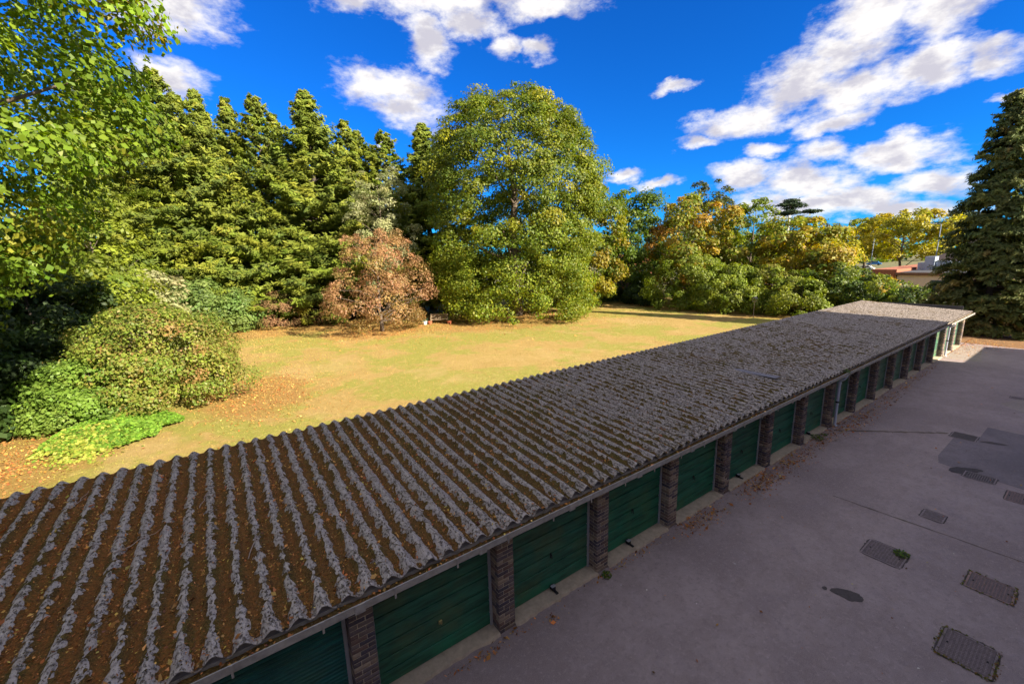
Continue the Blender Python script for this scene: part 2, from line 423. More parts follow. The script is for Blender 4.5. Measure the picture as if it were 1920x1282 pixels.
def mk_brick():
    m, q, b, o = material('brick')
    p = q.pos()
    at = q.new('ShaderNodeAttribute', attribute_name='Col').outputs['Color']
    f = q.noise(p, 28, 5, .7)
    c = q.mix(q.ramp(f, .4, .75, 0, .4), at, (.26, .19, .15))
    c = q.mix(q.ramp(q.noise(p, 70, 3, .7), .55, .75, 0, .5), c, (.03, .028, .03))
    q.link(c, b.inputs['Base Color']); b.inputs['Roughness'].default_value = .8; b.inputs['Specular IOR Level'].default_value = .3
    bp = q.new('ShaderNodeBump'); bp.inputs['Strength'].default_value = .5; bp.inputs['Distance'].default_value = .006
    q.link(f, bp.inputs['Height']); q.link(bp.outputs[0], b.inputs['Normal'])
    return m
M['brick'] = mk_brick()
M['mortar'] = simple('mortar', (.56, .46, .33), .95, var=.25, scale=25, bump=.5)
def mk_door(name, col):
    m, q, b, o = material(name)
    p = q.pos()
    st = q.noise(q.pos((.6, 1, 5)), 3.0, 5, .65)
    c = q.mix(q.ramp(st, .3, .72), tuple(x * .6 for x in col), tuple(x * 1.5 for x in col))
    c = q.mix(q.ramp(q.noise(p, 1.7, 4, .6), .45, .7, 0, .5), c, (col[0] * 3.2 + .012, col[1] * 1.15, col[2] * .8))
    sz = q.new('ShaderNodeSeparateXYZ'); q.link(p, sz.inputs[0])
    low = q.ramp(q.math('ADD', sz.outputs[2], q.math('MULTIPLY', q.noise(q.pos((1.2, 1, 4)), 2.5, 4, .6), .5)), .38, .60, 1, 0)
    c = q.mix(q.math('MULTIPLY', q.math('MULTIPLY', low, q.ramp(q.noise(p, .9, 3, .6), .4, .7)), .7), c, (.012, .24, .12))           # worn brighter paint along the bottom rail
    sc = q.noise(q.pos((1, 1, 9)), 16, 3, .7)
    c = q.mix(q.ramp(sc, .70, .76, 0, .5), c, (.22, .33, .26))
    q.link(c, b.inputs['Base Color']); b.inputs['Roughness'].default_value = .5; b.inputs['Specular IOR Level'].default_value = .35
    return m
M['door'] = mk_door('green_paint', (.016, .132, .072))
M['door_b'] = mk_door('dull_green_paint', (.028, .124, .074))
M['door_c'] = mk_door('deep_green_paint', (.013, .110, .064))
M['door_teal'] = mk_door('teal_paint', (.008, .105, .092))
M['door_far'] = mk_door('faded_green_paint', (.055, .15, .095))
M['jamb'] = simple('galvanised_frame', (.40, .395, .42), .55, .2, var=.15, scale=8)
M['concrete'] = simple('concrete_sill', (.50, .40, .29), .95, var=.3, scale=9, bump=.7)
M['gutter'] = simple('gutter_cement', (.36, .325, .285), .9, var=.35, scale=8, bump=.4)
M['timber'] = simple('weathered_timber', (.17, .15, .125), .85, var=.3, scale=10, bump=.3)
M['pipe'] = simple('blue_grey_pipe', (.60, .66, .78), .5, var=.12, scale=4)
M['iron'] = simple('cast_iron', (.25, .195, .19), .75, .1, var=.4, scale=16, bump=.5)
M['iron_rust'] = simple('rusty_iron', (.30, .195, .165), .8, .1, var=.4, scale=14, bump=.5)
M['cover_plate'] = simple('worn_cover_plate', (.150, .115, .112), .8, .1, var=.4, scale=16, bump=.5)
M['black'] = simple('black_metal', (.012, .012, .014), .5, var=.2)
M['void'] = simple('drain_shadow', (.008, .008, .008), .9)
M['brass'] = simple('brass', (.55, .45, .20), .35, .8)
M['white'] = simple('white_paint', (.75, .75, .72), .5, var=.06)
M['render'] = simple('cream_render', (.62, .50, .38), .9, var=.12, scale=1.5)
M['redbrick'] = simple('red_brick_wall', (.33, .12, .065), .9, var=.3, scale=5, bump=.3)
M['fascia'] = simple('brown_fascia', (.16, .085, .05), .7, var=.2)
M['felt'] = simple('roof_felt', (.06, .06, .065), .95, var=.3, scale=3)
M['greymetal'] = simple('grey_metal', (.36, .42, .50), .45, .3, var=.12, scale=3)
M['darkroof'] = simple('dark_roof_tiles', (.085, .065, .06), .9, var=.3, scale=8, bump=.5)
M['wood_grey'] = simple('silvered_wood', (.42, .36, .29), .85, var=.25, scale=6, bump=.3)
M['wood_bench'] = simple('bench_wood', (.36, .27, .17), .8, var=.2, scale=8)
M['terracotta'] = simple('terracotta', (.42, .12, .055), .8, var=.15, scale=8)
M['glass'] = simple('window_glass', (.05, .07, .09), .1, var=.1, spec=.6)
M['carblue'] = simple('blue_car_paint', (.05, .22, .50), .3, .2, var=.05)
M['carwhite'] = simple('white_car_paint', (.75, .75, .70), .3, var=.05)
M['caryellow'] = simple('yellow_car_panel', (.70, .55, .05), .4, var=.05)
M['tyre'] = simple('tyre', (.02, .02, .02), .9)
M['twig'] = simple('dead_twig', (.40, .31, .25), .9, var=.2, scale=20)

# ------------------------------------------------------------------ setting
# ground to the horizon, lawn, asphalt yard
tag(MB().poly([(-900, -900), (1600, -900), (1600, 1500), (-900, 1500)], -0.3).build('ground', M['ground'], fixn=False), kind='structure')
_n = 90
gx = np.linspace(-40, 62, _n); gy = np.linspace(10.95, 64, _n)
GX, GY = np.meshgrid(gx, gy, indexing='ij')
GZ = (fbm(GX * .12, GY * .12, 3) - .5) * .16 * np.clip((GY - 12) / 8, 0, 1)
_v = np.stack([GX, GY, GZ], -1).reshape(-1, 3)
_i = np.arange(_n * _n).reshape(_n, _n)
_q = np.stack([_i[:-1, :-1], _i[1:, :-1], _i[1:, 1:], _i[:-1, 1:]], -1).reshape(-1, 4)
tag(obj('lawn', raw_mesh('lawn', _v, np.full(len(_q), 4), _q.ravel(), M['lawn'], smooth=True)), kind='structure')
tag(MB().poly([(-40, -3.2), (40.4, -3.2), (40.4, 10.95), (-40, 10.95)], 0.0).build('asphalt_yard', M['asphalt'], fixn=False), kind='structure')
tag(MB().poly([(40.4, -12), (62, -12), (62, 10.95), (40.4, 10.95)], -0.006).build('earth_bed', M['earth'], fixn=False), kind='structure')
def patch(name, pts, mat, z=0.004):
    return tag(MB().poly(pts, z).build(name, M[mat], fixn=False), kind='structure')
patch('asphalt_patch', [(17.75, 2.42), (19.85, 2.42), (20.0, 1.9), (21.9, 1.9), (21.8, .2), (17.0, .1), (16.82, .62), (17.1, 2.3)], 'asphalt_patch')
patch('asphalt_patch', [(9.6, -.15), (12.4, -.1), (12.5, -1.6), (9.0, -1.6)], 'asphalt_patch')
patch('asphalt_patch', [(24.6, 1.1), (25.6, 2.05), (27.0, 1.6), (27.0, .4), (24.9, .4)], 'asphalt_pale')
_r = np.random.default_rng(2)
def wobble_strip(name, a, b, w_, mat, z, n=26, amp=.03, seed=0):
    rg = np.random.default_rng(seed); a = np.array(a); b = np.array(b); d = b - a; nn = np.array([-d[1], d[0]]) / np.hypot(*d)
    ts = np.linspace(0, 1, n); mid = a + ts[:, None] * d + np.cumsum(rg.normal(0, amp * .4, n))[:, None] * nn
    ww = w_ * np.exp(rg.normal(0, .35, n))
    pts = [tuple(q) for q in (mid + nn * ww[:, None])] + [tuple(q) for q in (mid - nn * ww[:, None])[::-1]]
    vs = [(*p, z) for p in pts]; fs = [(i, 2 * n - 1 - i, 2 * n - 2 - i, i + 1) for i in range(n - 1)]
    return tag(MB().add(vs, fs).build(name, M[mat], fixn=False), kind='structure')
wobble_strip('asphalt_seam', (12.62, 3.5), (12.85, -1.5), .016, 'asphalt_seam', .004, seed=1)
wobble_strip('asphalt_seam', (17.6, 5.0), (20.2, 2.6), .05, 'asphalt_seam', .004, seed=2)
def blob(name, cx, cy, rx, ry, rot, mat, z, seed):
    rg = np.random.default_rng(seed); a = np.linspace(0, 2 * math.pi, 28, endpoint=False)
    rr = 1 + .14 * np.sin(2 * a + rg.uniform(0, 6)) + .09 * np.sin(3 * a + rg.uniform(0, 6)) + .06 * rg.normal(size=28)
    x = rx * rr * np.cos(a); y = ry * rr * np.sin(a)
    return tag(MB().poly([(cx + x[i] * math.cos(rot) - y[i] * math.sin(rot), cy + x[i] * math.sin(rot) + y[i] * math.cos(rot)) for i in range(28)], z).build(name, M[mat], fixn=False), kind='structure')
blob('oil_stain', 8.98, 2.06, .24, .15, -.9, 'oil', .0044, 1)
blob('oil_stain', 8.83, 2.38, .05, .045, 0, 'oil', .0044, 2)
blob('oil_stain', 17.05, 1.75, .42, .20, -.7, 'oil', .0085, 3)
blob('oil_stain', 20.2, 1.55, .35, .10, -1.2, 'oil', .0085, 4)
patch('concrete_apron', [(34.0, 5.22), (39.2, 5.22), (40.0, 4.4), (34.3, 3.7)], 'asphalt_pale', .0035)

# ------------------------------------------------------------------ the flats behind the viewpoint (they shade the yard)
FY, FZ = -3.2, 10.3
flats = tag(empty('block_of_flats', (-8, FY, 0)), 'long cream-rendered block of flats behind the viewpoint that shades the yard', 'building')
def flats_block(x0, x1, zt, depth=11.0):
    rise = math.tan(R(12)) * (depth / 2)
    b = MB().add([(x0, FY, 0), (x0, FY, zt), (x0, FY - depth / 2, zt + rise), (x0, FY - depth, zt), (x0, FY - depth, 0),
                  (x1, FY, 0), (x1, FY, zt), (x1, FY - depth / 2, zt + rise), (x1, FY - depth, zt), (x1, FY - depth, 0)],
                 [(0, 1, 2, 3, 4), (9, 8, 7, 6, 5), (0, 5, 6, 1), (1, 6, 7, 2), (2, 7, 8, 3), (3, 8, 9, 4), (4, 9, 5, 0)])
    o = b.build('wall', M['render'], flats); o.matrix_parent_inverse = Matrix.Translation((8, -FY, 0)); return o  # unseen walls, made pale cream to bounce fill light into the yard
flats_block(-45, 35.9, FZ)
flats_block(35.903, 42.1, 4.1)
_win = MB().box(-.7, .7, -.02, .03, -.6, .6).mesh('window', M['glass'])
_frm = MB().box(-.76, .76, 0, .05, .6, .66).box(-.76, .76, 0, .05, -.66, -.6).box(-.76, -.7, 0, .05, -.6, .6).box(.7, .76, 0, .05, -.6, .6).box(-.03, .03, .03, .05, -.6, .6).mesh('window_frame', M['white'])
for zc in (1.5, 4.2, 6.9, 8.8)[:3]:
    for k in range(20):
        o = obj('window', _win, flats, (-43 + 3.4 * k + 8, .01, zc)); obj('window_frame', _frm, o)

# ------------------------------------------------------------------ garage block
PX0, BAY, PW, PY = 0.8589, 2.3768, 0.3275, 5.2628          # piers
CP, CX0, AMP = 0.2836, -0.565, 0.048                        # corrugations
FB, LB = -3, 16                                             # first and last pier
XL, XR = PX0 + FB * BAY - .15, 39.55
YF, YR = 5.047, 10.767
def zmid(y): return 2.249 - AMP + (y - 5.047) * 0.0474
def zroof(x, y): return zmid(y) + AMP * np.cos(2 * math.pi * (x - CX0) / CP)
garage = tag(empty('garage_block', (16, 8, 0)), 'long row of lock-up garages with green doors and corrugated mossy roof', 'garage')
GI = Matrix.Translation((-16, -8, 0))
def gpart(name, mb, mat, parent=None, smooth=False):
    o = mb.build(name, M[mat], garage if parent is None else parent, smooth)
    if parent is None: o.matrix_parent_inverse = GI
    return o
rng = np.random.default_rng(11)
# corrugated sheets, each three corrugations wide, lapped over its neighbour
def sheet_mesh(name, y0, y1, ny=2, th=.010):
    nx = 34; xs = np.linspace(-.40 * CP, 2.78 * CP, nx)
    ys = np.linspace(y0, y1, ny)
    top = [(x, y, AMP * math.cos(2 * math.pi * x / CP) + (y - 5.047) * .0474) for y in ys for x in xs]
    bot = [(x, y, z - th) for x, y, z in top]
    n = len(top); fs = []
    for j in range(ny - 1):
        for i in range(nx - 1):
            a = j * nx + i; fs.append((a, a + 1, a + nx + 1, a + nx)); fs.append((n + a, n + a + nx, n + a + nx + 1, n + a + 1))
    b = MB().add(top + bot, fs); nsm = len(fs)
    for r0 in (0, (ny - 1) * nx):                                            # cut edges have their own corners
        b.add([top[r0 + i] for i in range(nx)] + [bot[r0 + i] for i in range(nx)], [(i, nx + i, nx + i + 1, i + 1) for i in range(nx - 1)])
    for c0 in (0, nx - 1):
        b.add([top[j * nx + c0] for j in range(ny)] + [bot[j * nx + c0] for j in range(ny)], [(j, ny + j, ny + j + 1, j + 1) for j in range(ny - 1)])
    me = b.mesh(name, M['roof'], fixn=False)
    me.polygons.foreach_set('use_smooth', [k < nsm for k in range(len(me.polygons))]); return me
sh_low = sheet_mesh('roof_sheet', YF, 8.35); sh_up = sheet_mesh('roof_sheet', 8.15, 10.45); sh_cap = sheet_mesh('rear_cap_sheet', 10.25, YR)
j = 0
ks = [k for k in range(-60, 60) if XL - .3 < CX0 + (1 + 3 * k) * CP - .4 * CP and CX0 + (1 + 3 * k) * CP + 2.6 * CP < XR + .1]
for k in ks:
    x = CX0 + (1 + 3 * k) * CP
    for me, nm, dz in ((sh_low, 'roof_sheet', 0), (sh_up, 'roof_sheet', .013), (sh_cap, 'rear_cap_sheet', .026)):
        o = obj(nm, me, garage); o.matrix_parent_inverse = GI
        o.location = (x, rng.normal(0, .008), zmid(5.047) + dz + rng.uniform(0, .003)); o.rotation_euler = (0, .0095 + rng.normal(0, .0008), 0)
XR = CX0 + (1 + 3 * ks[-1]) * CP + 2.6 * CP
XL = CX0 + (1 + 3 * ks[0]) * CP - .4 * CP
# smooth replacement sheets seen half way along the roof
for (x, y, l, w_) in ((14.6, 6.6, 1.4, .15),):
    gpart('repair_strip', MB().prism([(x - w_, y - l / 2), (x + w_, y - l / 2), (x + w_, y + l / 2), (x - w_, y + l / 2)], zmid(y) + AMP + .003, zmid(y) + AMP + .014), 'cement')
# eaves filler, fascia, beam, gutter
n_ = int((XR - XL) / CP * 10); xs = np.linspace(XL, XR, n_)
fv = [(x, 5.10, zroof(x, 5.10) - .012) for x in xs] + [(x, 5.10, 2.12) for x in xs]
gpart('eaves_filler', MB().add(fv, [(i, i + 1, n_ + i + 1, n_ + i) for i in range(n_ - 1)]), 'cement')
gpart('fascia', MB().box(XL, XR, 5.106, 5.135, 1.96, 2.125), 'timber')
gpart('front_beam', MB().box(XL + .1, XR - .1, 5.30, 5.42, 2.04, 2.14), 'timber')
g0 = XL
gut = None
lens = []
while g0 < XR - .2:
    g1 = min(g0 + 1.83, XR)
    b = MB()
    prof = [(4.925, 2.148), (4.925, 2.045), (4.937, 2.035), (5.085, 2.035), (5.10, 2.05), (5.10, 2.13), (5.088, 2.13), (5.088, 2.055), (5.078, 2.047), (4.945, 2.047), (4.939, 2.055), (4.939, 2.148)]
    n = len(prof); b.add([(g0, y, z) for y, z in prof] + [(g1 - .004, y, z) for y, z in prof],
                         [(i, (i + 1) % n, n + (i + 1) % n, n + i) for i in range(n)])
    gut = gpart('gutter', b, 'gutter')
    c = MB().box(g1 - .075, g1 + .055, 4.916, 4.922, 2.030, 2.150).box(g1 - .075, g1 + .055, 4.916, 5.09, 2.022, 2.030)
    c.build('gutter_union', M['gutter'], gut)
    for xb in (g0 + .45, g0 + 1.38):
        MB().box(xb - .012, xb + .012, 4.912, 4.921, 1.992, 2.15).build('gutter_bracket', M['gutter'], gut)
    g0 = g1
# piers of dark brick, laid in a pinwheel of four bricks per course
PAL = [(.085, .068, .078), (.14, .11, .115), (.17, .105, .085), (.25, .18, .13), (.075, .065, .085), (.20, .15, .13), (.33, .25, .18), (.11, .075, .07)]
def box_np(x0, x1, y0, y1, z0, z1, b=.004):
    q = MB().bbox(x0, x1, y0, y1, z0, z1, b); return q.v, q.f
def brick_mesh(lx, ly, col):
    v, f = box_np(0, lx, 0, ly, 0, .065)
    return raw_mesh('brick', np.array(v), [len(q) for q in f], [i for q in f for i in q], M['brick'], np.tile(col, (len(v), 1)))
BR_X = [brick_mesh(.215, .1025, c) for c in PAL]; BR_Y = [brick_mesh(.1025, .215, c) for c in PAL]
for me in BR_X + BR_Y:
    import bmesh
    b = bmesh.new(); b.from_mesh(me); bmesh.ops.recalc_face_normals(b, faces=b.faces); b.to_mesh(me); b.free()
CA = [('x', 0, 0, 1), ('y', .225, 0, 1), ('x', .1125, .225, 0), ('y', 0, .1125, 1)]
CB = [('y', 0, 0, 1), ('x', .1125, 0, 1), ('y', .225, .1125, 0), ('x', 0, .225, 1)]
NCOURSE = 27
def joined_brickwork(seed, which):
    rg = np.random.default_rng(seed); vs = []; cs = []; ln = []; lp = []; o = 0
    for c in range(NCOURSE):
        for (ax, x, y, vis) in (CA if c % 2 else CB):
            if not which(c, vis): continue
            lx, ly = (.215, .1025) if ax == 'x' else (.1025, .215)
            d = rg.normal(0, .0012)
            q = MB().box(x + d, x + lx + d, y + d, y + ly + d, .075 * c, .075 * c + .065)
            vs += q.v; cs += [PAL[rg.integers(len(PAL))]] * 8; ln += [4] * 6; lp += [i + o for f in q.f for i in f]; o += 8
    return raw_mesh('brickwork', np.array(vs), ln, lp, M['brick'], np.array(cs))
def mortar_mesh():
    return MB().box(.006, PW - .006, .006, PW - .006, 0, NCOURSE * .075 + .01).mesh('mortar', M['mortar'])
MORT = mortar_mesh()
FULL = [joined_brickwork(100 + s, lambda c, vis: True) for s in range(3)]
REST = joined_brickwork(200, lambda c, vis: not vis or c >= 25)
REST0 = joined_brickwork(201, lambda c, vis: not vis or c >= 25 or c < 5)
piers = {}
for k in range(FB, LB + 1):
    p = empty('brick_pier', (PX0 + k * BAY, PY, 0)); p.parent = garage; p.matrix_parent_inverse = GI; piers[k] = p
    obj('mortar', MORT, p)
    if 0 <= k <= 3:
        o = obj('brickwork', REST0 if k == 0 else REST, p); o['kind'] = 'stuff'
        for c in range(5 if k == 0 else 0, 25):
            for (ax, x, y, vis) in (CA if c % 2 else CB):
                if not vis: continue
                me = (BR_X if ax == 'x' else BR_Y)[rng.integers(len(PAL))]
                obj('brick', me, p, (x + rng.normal(0, .0012), y + rng.normal(0, .0014), .075 * c))
    else:
        o = obj('brickwork', FULL[k % 3], p); o['kind'] = 'stuff'
# doors, frames, sills
DW = BAY - PW
DY = 5.50
def board_mesh(name, mat, h, ribs=0):
    b = MB()
    if ribs:
        prof = []
        for r_ in range(ribs):
            z = h * r_ / ribs; hh = h / ribs
            prof += [(.012, z), (0, z + hh * .2), (0, z + hh * .75), (.012, z + hh * .95)]
        prof += [(.03, h), (.03, 0)]
        n = len(prof); x0, x1 = .05, DW - .05
        b.add([(x0, y, z) for y, z in prof] + [(x1, y, z) for y, z in prof], [(i, (i + 1) % n, n + (i + 1) % n, n + i) for i in range(n)] + [tuple(range(n)), tuple(range(n, 2 * n))[::-1]])
    else:
        prof = [(.028, .003), (.026, .012), (.004, .018), (0, .026), (0, h - .016), (.006, h - .008), (.028, h - .004), (.03, h - .004), (.03, .003)]
        n = len(prof); x0, x1 = .05, DW - .05
        b.add([(x0, y, z) for y, z in prof] + [(x1, y, z) for y, z in prof], [(i, (i + 1) % n, n + (i + 1) % n, n + i) for i in range(n)] + [tuple(range(n)), tuple(range(n, 2 * n))[::-1]])
    return b.mesh(name, M[mat])
BH = .246
BOARDS = [board_mesh('door_board', q_, BH) for q_ in ('door_b', 'door', 'door_c')]; BOARDT = board_mesh('door_board', 'door_teal', BH, 4); BOARDF = board_mesh('door_board', 'door_far', BH)
JMB = MB().bbox(0, .048, -.012, .10, .05, 2.06, .003).mesh('door_frame', M['jamb'])
for k in range(FB, LB):
    x = PX0 + k * BAY + PW
    d = empty('garage_door', (x, DY, .052)); d.parent = garage; d.matrix_parent_inverse = GI
    bm_ = BOARDT if k < 0 else (BOARDF if k >= 9 else BOARDS[(k * 7 // 2) % 3])
    for c in range(8):
        obj('door_board', bm_, d, (0, rng.normal(0, .0012), c * BH))
    MB().box(.05, DW - .05, .0305, .04, 0, 8 * BH).build('door_backing', M['black'], d)
    if k == 0:
        hd = MB().bbox(-.03, .03, -.03, .0, -.03, .03, .005).tube([(0, -.03, 0), (0, -.06, 0)], .014, 10).build('handle', M['brass'], d); hd.location = (DW * .52, 0, .62)
    else:
        hd = MB().bbox(-.018, .018, -.012, .0, -.055, .055, .004).tube([(0, -.012, .03), (0, -.045, .03), (0, -.045, -.05)], .009, 8).build('handle', M['black'], d); hd.location = (DW * .5, 0, .72)
    if k in (1, 2, 4, 6):
        lk = MB().bbox(-.04, .04, -.10, .0, -.05, .03, .006).bbox(-.025, .025, -.20, -.09, -.055, -.03, .004).build('floor_lock', M['black'], d); lk.location = (DW * (.50 if k == 1 else .42), -.005, .055)
        MB().bbox(-.05, .05, -.10, -.03, .031, .037, .002).build('lock_cover', M['jamb'], lk)
    for xx in (x + .002, x + DW - .05):
        o = obj('door_frame', JMB, garage); o.matrix_parent_inverse = GI; o.location = (xx, DY - .015, 0)
    # concrete sill, broken along its front edge
    rg = np.random.default_rng(300 + k); n = 26; xs_ = np.linspace(x + .002, x + DW - .002, n)
    fr = 5.225 + .012 * rg.normal(size=n) + .05 * np.clip(np.cumsum(rg.normal(0, .35, n)) - .2, 0, 1) * (rg.random() < .8)
    top = [(xx, f + .012, .046 + .004 * rg.normal()) for xx, f in zip(xs_, fr)] + [(xx, 5.56, .05) for xx in xs_]
    low = [(xx, f - .012, -.01) for xx, f in zip(xs_, fr)]
    vs = top + low; fs = []
    for i in range(n - 1): fs += [(i, i + 1, n + i + 1, n + i), (2 * n + i, 2 * n + i + 1, i + 1, i)]
    gpart('concrete_sill', MB().add(vs, fs), 'concrete')
# rear and end walls
gpart('rear_wall', MB().box(XL + .2, PX0 + LB * BAY + PW - .04, 10.38, 10.6, 0, 2.36), 'redbrick')
for xw in (PX0 + FB * BAY + .03, PX0 + LB * BAY + .05):
    gpart('end_wall', MB().box(xw, xw + .22, PY + PW + .003, 10.379, 0, 2.17), 'redbrick')
gpart('verge_flashing', MB().box(XR + .004, XR + .05, 5.5, 9.6, 2.20, 2.50), 'felt')
# downpipes
for k in (7, 14):
    xp = PX0 + k * BAY + PW + .09
    dp = gpart('downpipe', MB().tube([(xp, 5.02, 2.03), (xp, 5.02, 1.95), (xp, 5.10, 1.82), (xp, 5.20, 1.72), (xp, 5.20, .10), (xp, 5.13, .03)], .046, 12), 'pipe', smooth=True)
    for zc in (.95, 1.66):
        MB().tube([(xp, 5.20, zc - .03), (xp, 5.20, zc + .03)], .054, 12).build('pipe_clip', M['black'] if zc < 1 else M['pipe'], dp)

# ------------------------------------------------------------------ moss and litter on the roof
def moss_band(xa, xb, dy, nx, seed):
    ks_ = np.arange(math.ceil((xa - CX0) / CP - .5), math.floor((xb - CX0) / CP - .5) + 1)
    V = []; Q = []; Cc = []; off = 0
    ys = np.arange(5.055, 10.74, dy); u = np.linspace(-.56, .56, nx)
    for k in ks_:
        xc = CX0 + (k + .5) * CP
        X, Y = np.meshgrid(xc + u * CP, ys, indexing='ij')
        heavy = np.clip((6.0 - xc) / 9, 0, 1)                                # thicker towards the trees on the left
        amt = .32 + .19 * heavy + .22 * (fbm(X * .7, Y * .45, seed) - .5) * 2 + .06 * np.clip((Y - 6) / 5, 0, 1) * heavy
        amt = amt * np.clip((Y - 4.95) / .55, .12, 1)
        rag = fbm(X * 13, Y * 9, seed + 9, 3) - .5
        prof = 1 - np.abs(u)[:, None] * 2 / np.clip(amt + .75 * rag + .25 * (vnoise(X * 45, Y * 28, seed + 6) - .5), .04, 2)
        h = .030 * np.clip(prof, -1, 1) * (.8 + .5 * heavy) + .010 * rag + .005 * (vnoise(X * 60, Y * 60, seed + 4) - .5)
        h -= .004
        Z = zroof(X, Y) + .012 + (.0035 - .0095 * ((X - CX0 - .6 * CP) % (3 * CP) - .4 * CP)) + np.where(Y > 8.15, .013, 0) + np.where(Y > 10.25, .013, 0) + np.clip(h, -.03, .1)
        V.append(np.stack([X, Y, Z], -1).reshape(-1, 3))
        lit = np.clip(heavy * 1.25 * (1 - np.abs(u)[:, None] * 2.4) + .5 * (fbm(X * 6, Y * 3, seed + 3) - .5), 0, 1)
        Cc.append(np.repeat(lit.reshape(-1, 1), 3, axis=1))
        ii = np.arange(len(u) * len(ys)).reshape(len(u), len(ys)) + off; off += ii.size
        hh = h + .003
        keep = (np.maximum(np.maximum(hh[:-1, :-1], hh[1:, :-1]), np.maximum(hh[1:, 1:], hh[:-1, 1:])) > -.012).ravel()
        Q.append(np.stack([ii[:-1, :-1], ii[1:, :-1], ii[1:, 1:], ii[:-1, 1:]], -1).reshape(-1, 4)[keep])
    V = np.concatenate(V); Q = np.concatenate(Q); Cc = np.concatenate(Cc)
    return V, Q, Cc
Vs = []; Qs = []; Cs = []; off = 0
for xa, xb, dy, nx in ((XL, 4.0, .036, 14), (4.0, 12, .05, 11), (12, 24, .08, 9), (24, XR, .15, 8)):
    V, Q, Cc = moss_band(xa, xb, dy, nx, 21); Vs.append(V); Qs.append(Q + off); Cs.append(Cc); off += len(V)
V = np.concatenate(Vs); Q = np.concatenate(Qs)
rg_ = np.random.default_rng(19); nq = 12000
xq = XL + (15 - XL) * rg_.random(nq) ** 1.2; uq = rg_.normal(0, .30, nq); xq = CX0 + (np.floor((xq - CX0) / CP) + .5 + np.clip(uq, -.5, .5)) * CP; yq = rg_.uniform(5.12, 10.7, nq)
cq = np.stack([xq, yq, zroof(xq, yq) + .014 + np.where(yq > 8.15, .013, 0) + np.where(yq > 10.25, .013, 0)], -1); rq = rg_.uniform(.006, .018, nq)
oct_ = np.array([(1, 0, 0), (.1, .95, 0), (-1, .1, 0), (0, -1, 0), (0, 0, .75)])
vq = (cq[:, None] + oct_[None] * rq[:, None, None]).reshape(-1, 3); fq = np.array([(0, 1, 4), (1, 2, 4), (2, 3, 4), (3, 0, 4)])
fq = (fq[None] + 5 * np.arange(nq)[:, None, None]).reshape(-1, 3)
tag(obj('moss_cushions', raw_mesh('moss_cushions', vq, np.full(len(fq), 3), fq.ravel(), M['moss'], np.zeros((len(vq), 3)), smooth=True)),
    'small dark moss cushions dotted over the corrugated roof', 'moss', kind='stuff')
tag(obj('roof_moss', raw_mesh('roof_moss', V, np.full(len(Q), 4), Q.ravel(), M['moss'], np.concatenate(Cs), smooth=True)),
    'brown moss growing in the valleys of the corrugated garage roof', 'moss', kind='stuff')
# dead leaves lying in the valleys
DRY = [(4, (.46, .19, .055)), (3, (.32, .125, .04)), (2, (.56, .28, .09)), (1.2, (.62, .40, .10)), (1, (.20, .09, .045))]
rng = np.random.default_rng(31)
N = 76000
x = XL + (13 - XL) * rng.random(N) ** 1.55
x = CX0 + (np.floor((x - CX0) / CP) + .5) * CP + rng.normal(0, .045, N)
y = rng.uniform(5.07, 10.7, N)
keep = rng.random(N) < np.clip((12.0 - x) / 13, .05, 1) ** 1.3 * np.clip(.25 + 1.3 * fbm(x * .6, y * .4, 8), 0, 1); x = x[keep]; y = y[keep]; N = len(x)
uu = np.abs(((x - CX0) / CP + .5) % 1 - 0); uu = np.minimum(uu, 1 - uu)
z = zroof(x, y) + .034 - .02 * np.clip(uu * 2, 0, 1) + np.where(y > 8.15, .013, 0)
nn = unit(np.stack([rng.normal(0, .75, N), rng.normal(0, .75, N), np.ones(N)], -1))
sz = np.where(rng.random(N) < .55, np.exp(rng.normal(math.log(.018), .35, N)), np.exp(rng.normal(math.log(.038), .4, N)))
tag(obj('roof_leaves', cards('roof_leaves', np.stack([x, y, z], -1), rdir(rng, N), nn, sz, pick(rng, DRY, N, .3), M['dry'], LEAF4, rng.uniform(.35, 1.1, N))),
    'orange dead leaves and crumbs lying along the roof valleys', 'leaves', kind='stuff')
# moss, soil and leaves in the gutter
n1 = int((XR - XL) / .03); xs = np.linspace(XL + .01, XR - .01, n1); ys = np.linspace(4.941, 5.086, 6)
X, Y = np.meshgrid(xs, ys, indexing='ij'); Z = 2.085 + .05 * (fbm(X * 6, Y * 12, 5) - .4) + .02 * (vnoise(X * 40, Y * 40, 2) - .5)
ii = np.arange(X.size).reshape(X.shape); Q = np.stack([ii[:-1, :-1], ii[1:, :-1], ii[1:, 1:], ii[:-1, 1:]], -1).reshape(-1, 4)
tag(obj('gutter_moss', raw_mesh('gutter_moss', np.stack([X, Y, Z], -1).reshape(-1, 3), np.full(len(Q), 4), Q.ravel(), M['moss'], np.repeat(np.clip(fbm(X * 3, Y * 5, 6) - .35, 0, 1).reshape(-1, 1), 3, 1), smooth=True)),
    'brown moss and silt filling the garage eaves gutter', 'moss', kind='stuff')
N = 1500; x = rng.uniform(XL, XR, N); x = x[rng.random(N) < fbm(x * .8, x * 0, 4) * np.clip((24 - x) / 20, .15, 1)]; N = len(x)
tag(obj('gutter_leaves', cards('gutter_leaves', np.stack([x, rng.uniform(4.95, 5.06, N), rng.uniform(2.10, 2.125, N)], -1), rdir(rng, N), unit(np.stack([rng.normal(0, .4, N), rng.normal(0, .4, N), np.ones(N)], -1)), np.exp(rng.normal(math.log(.04), .35, N)), pick(rng, DRY, N, .3), M['dry'], LEAF4)),
    'orange dead leaves caught in the garage gutter', 'leaves', kind='stuff')
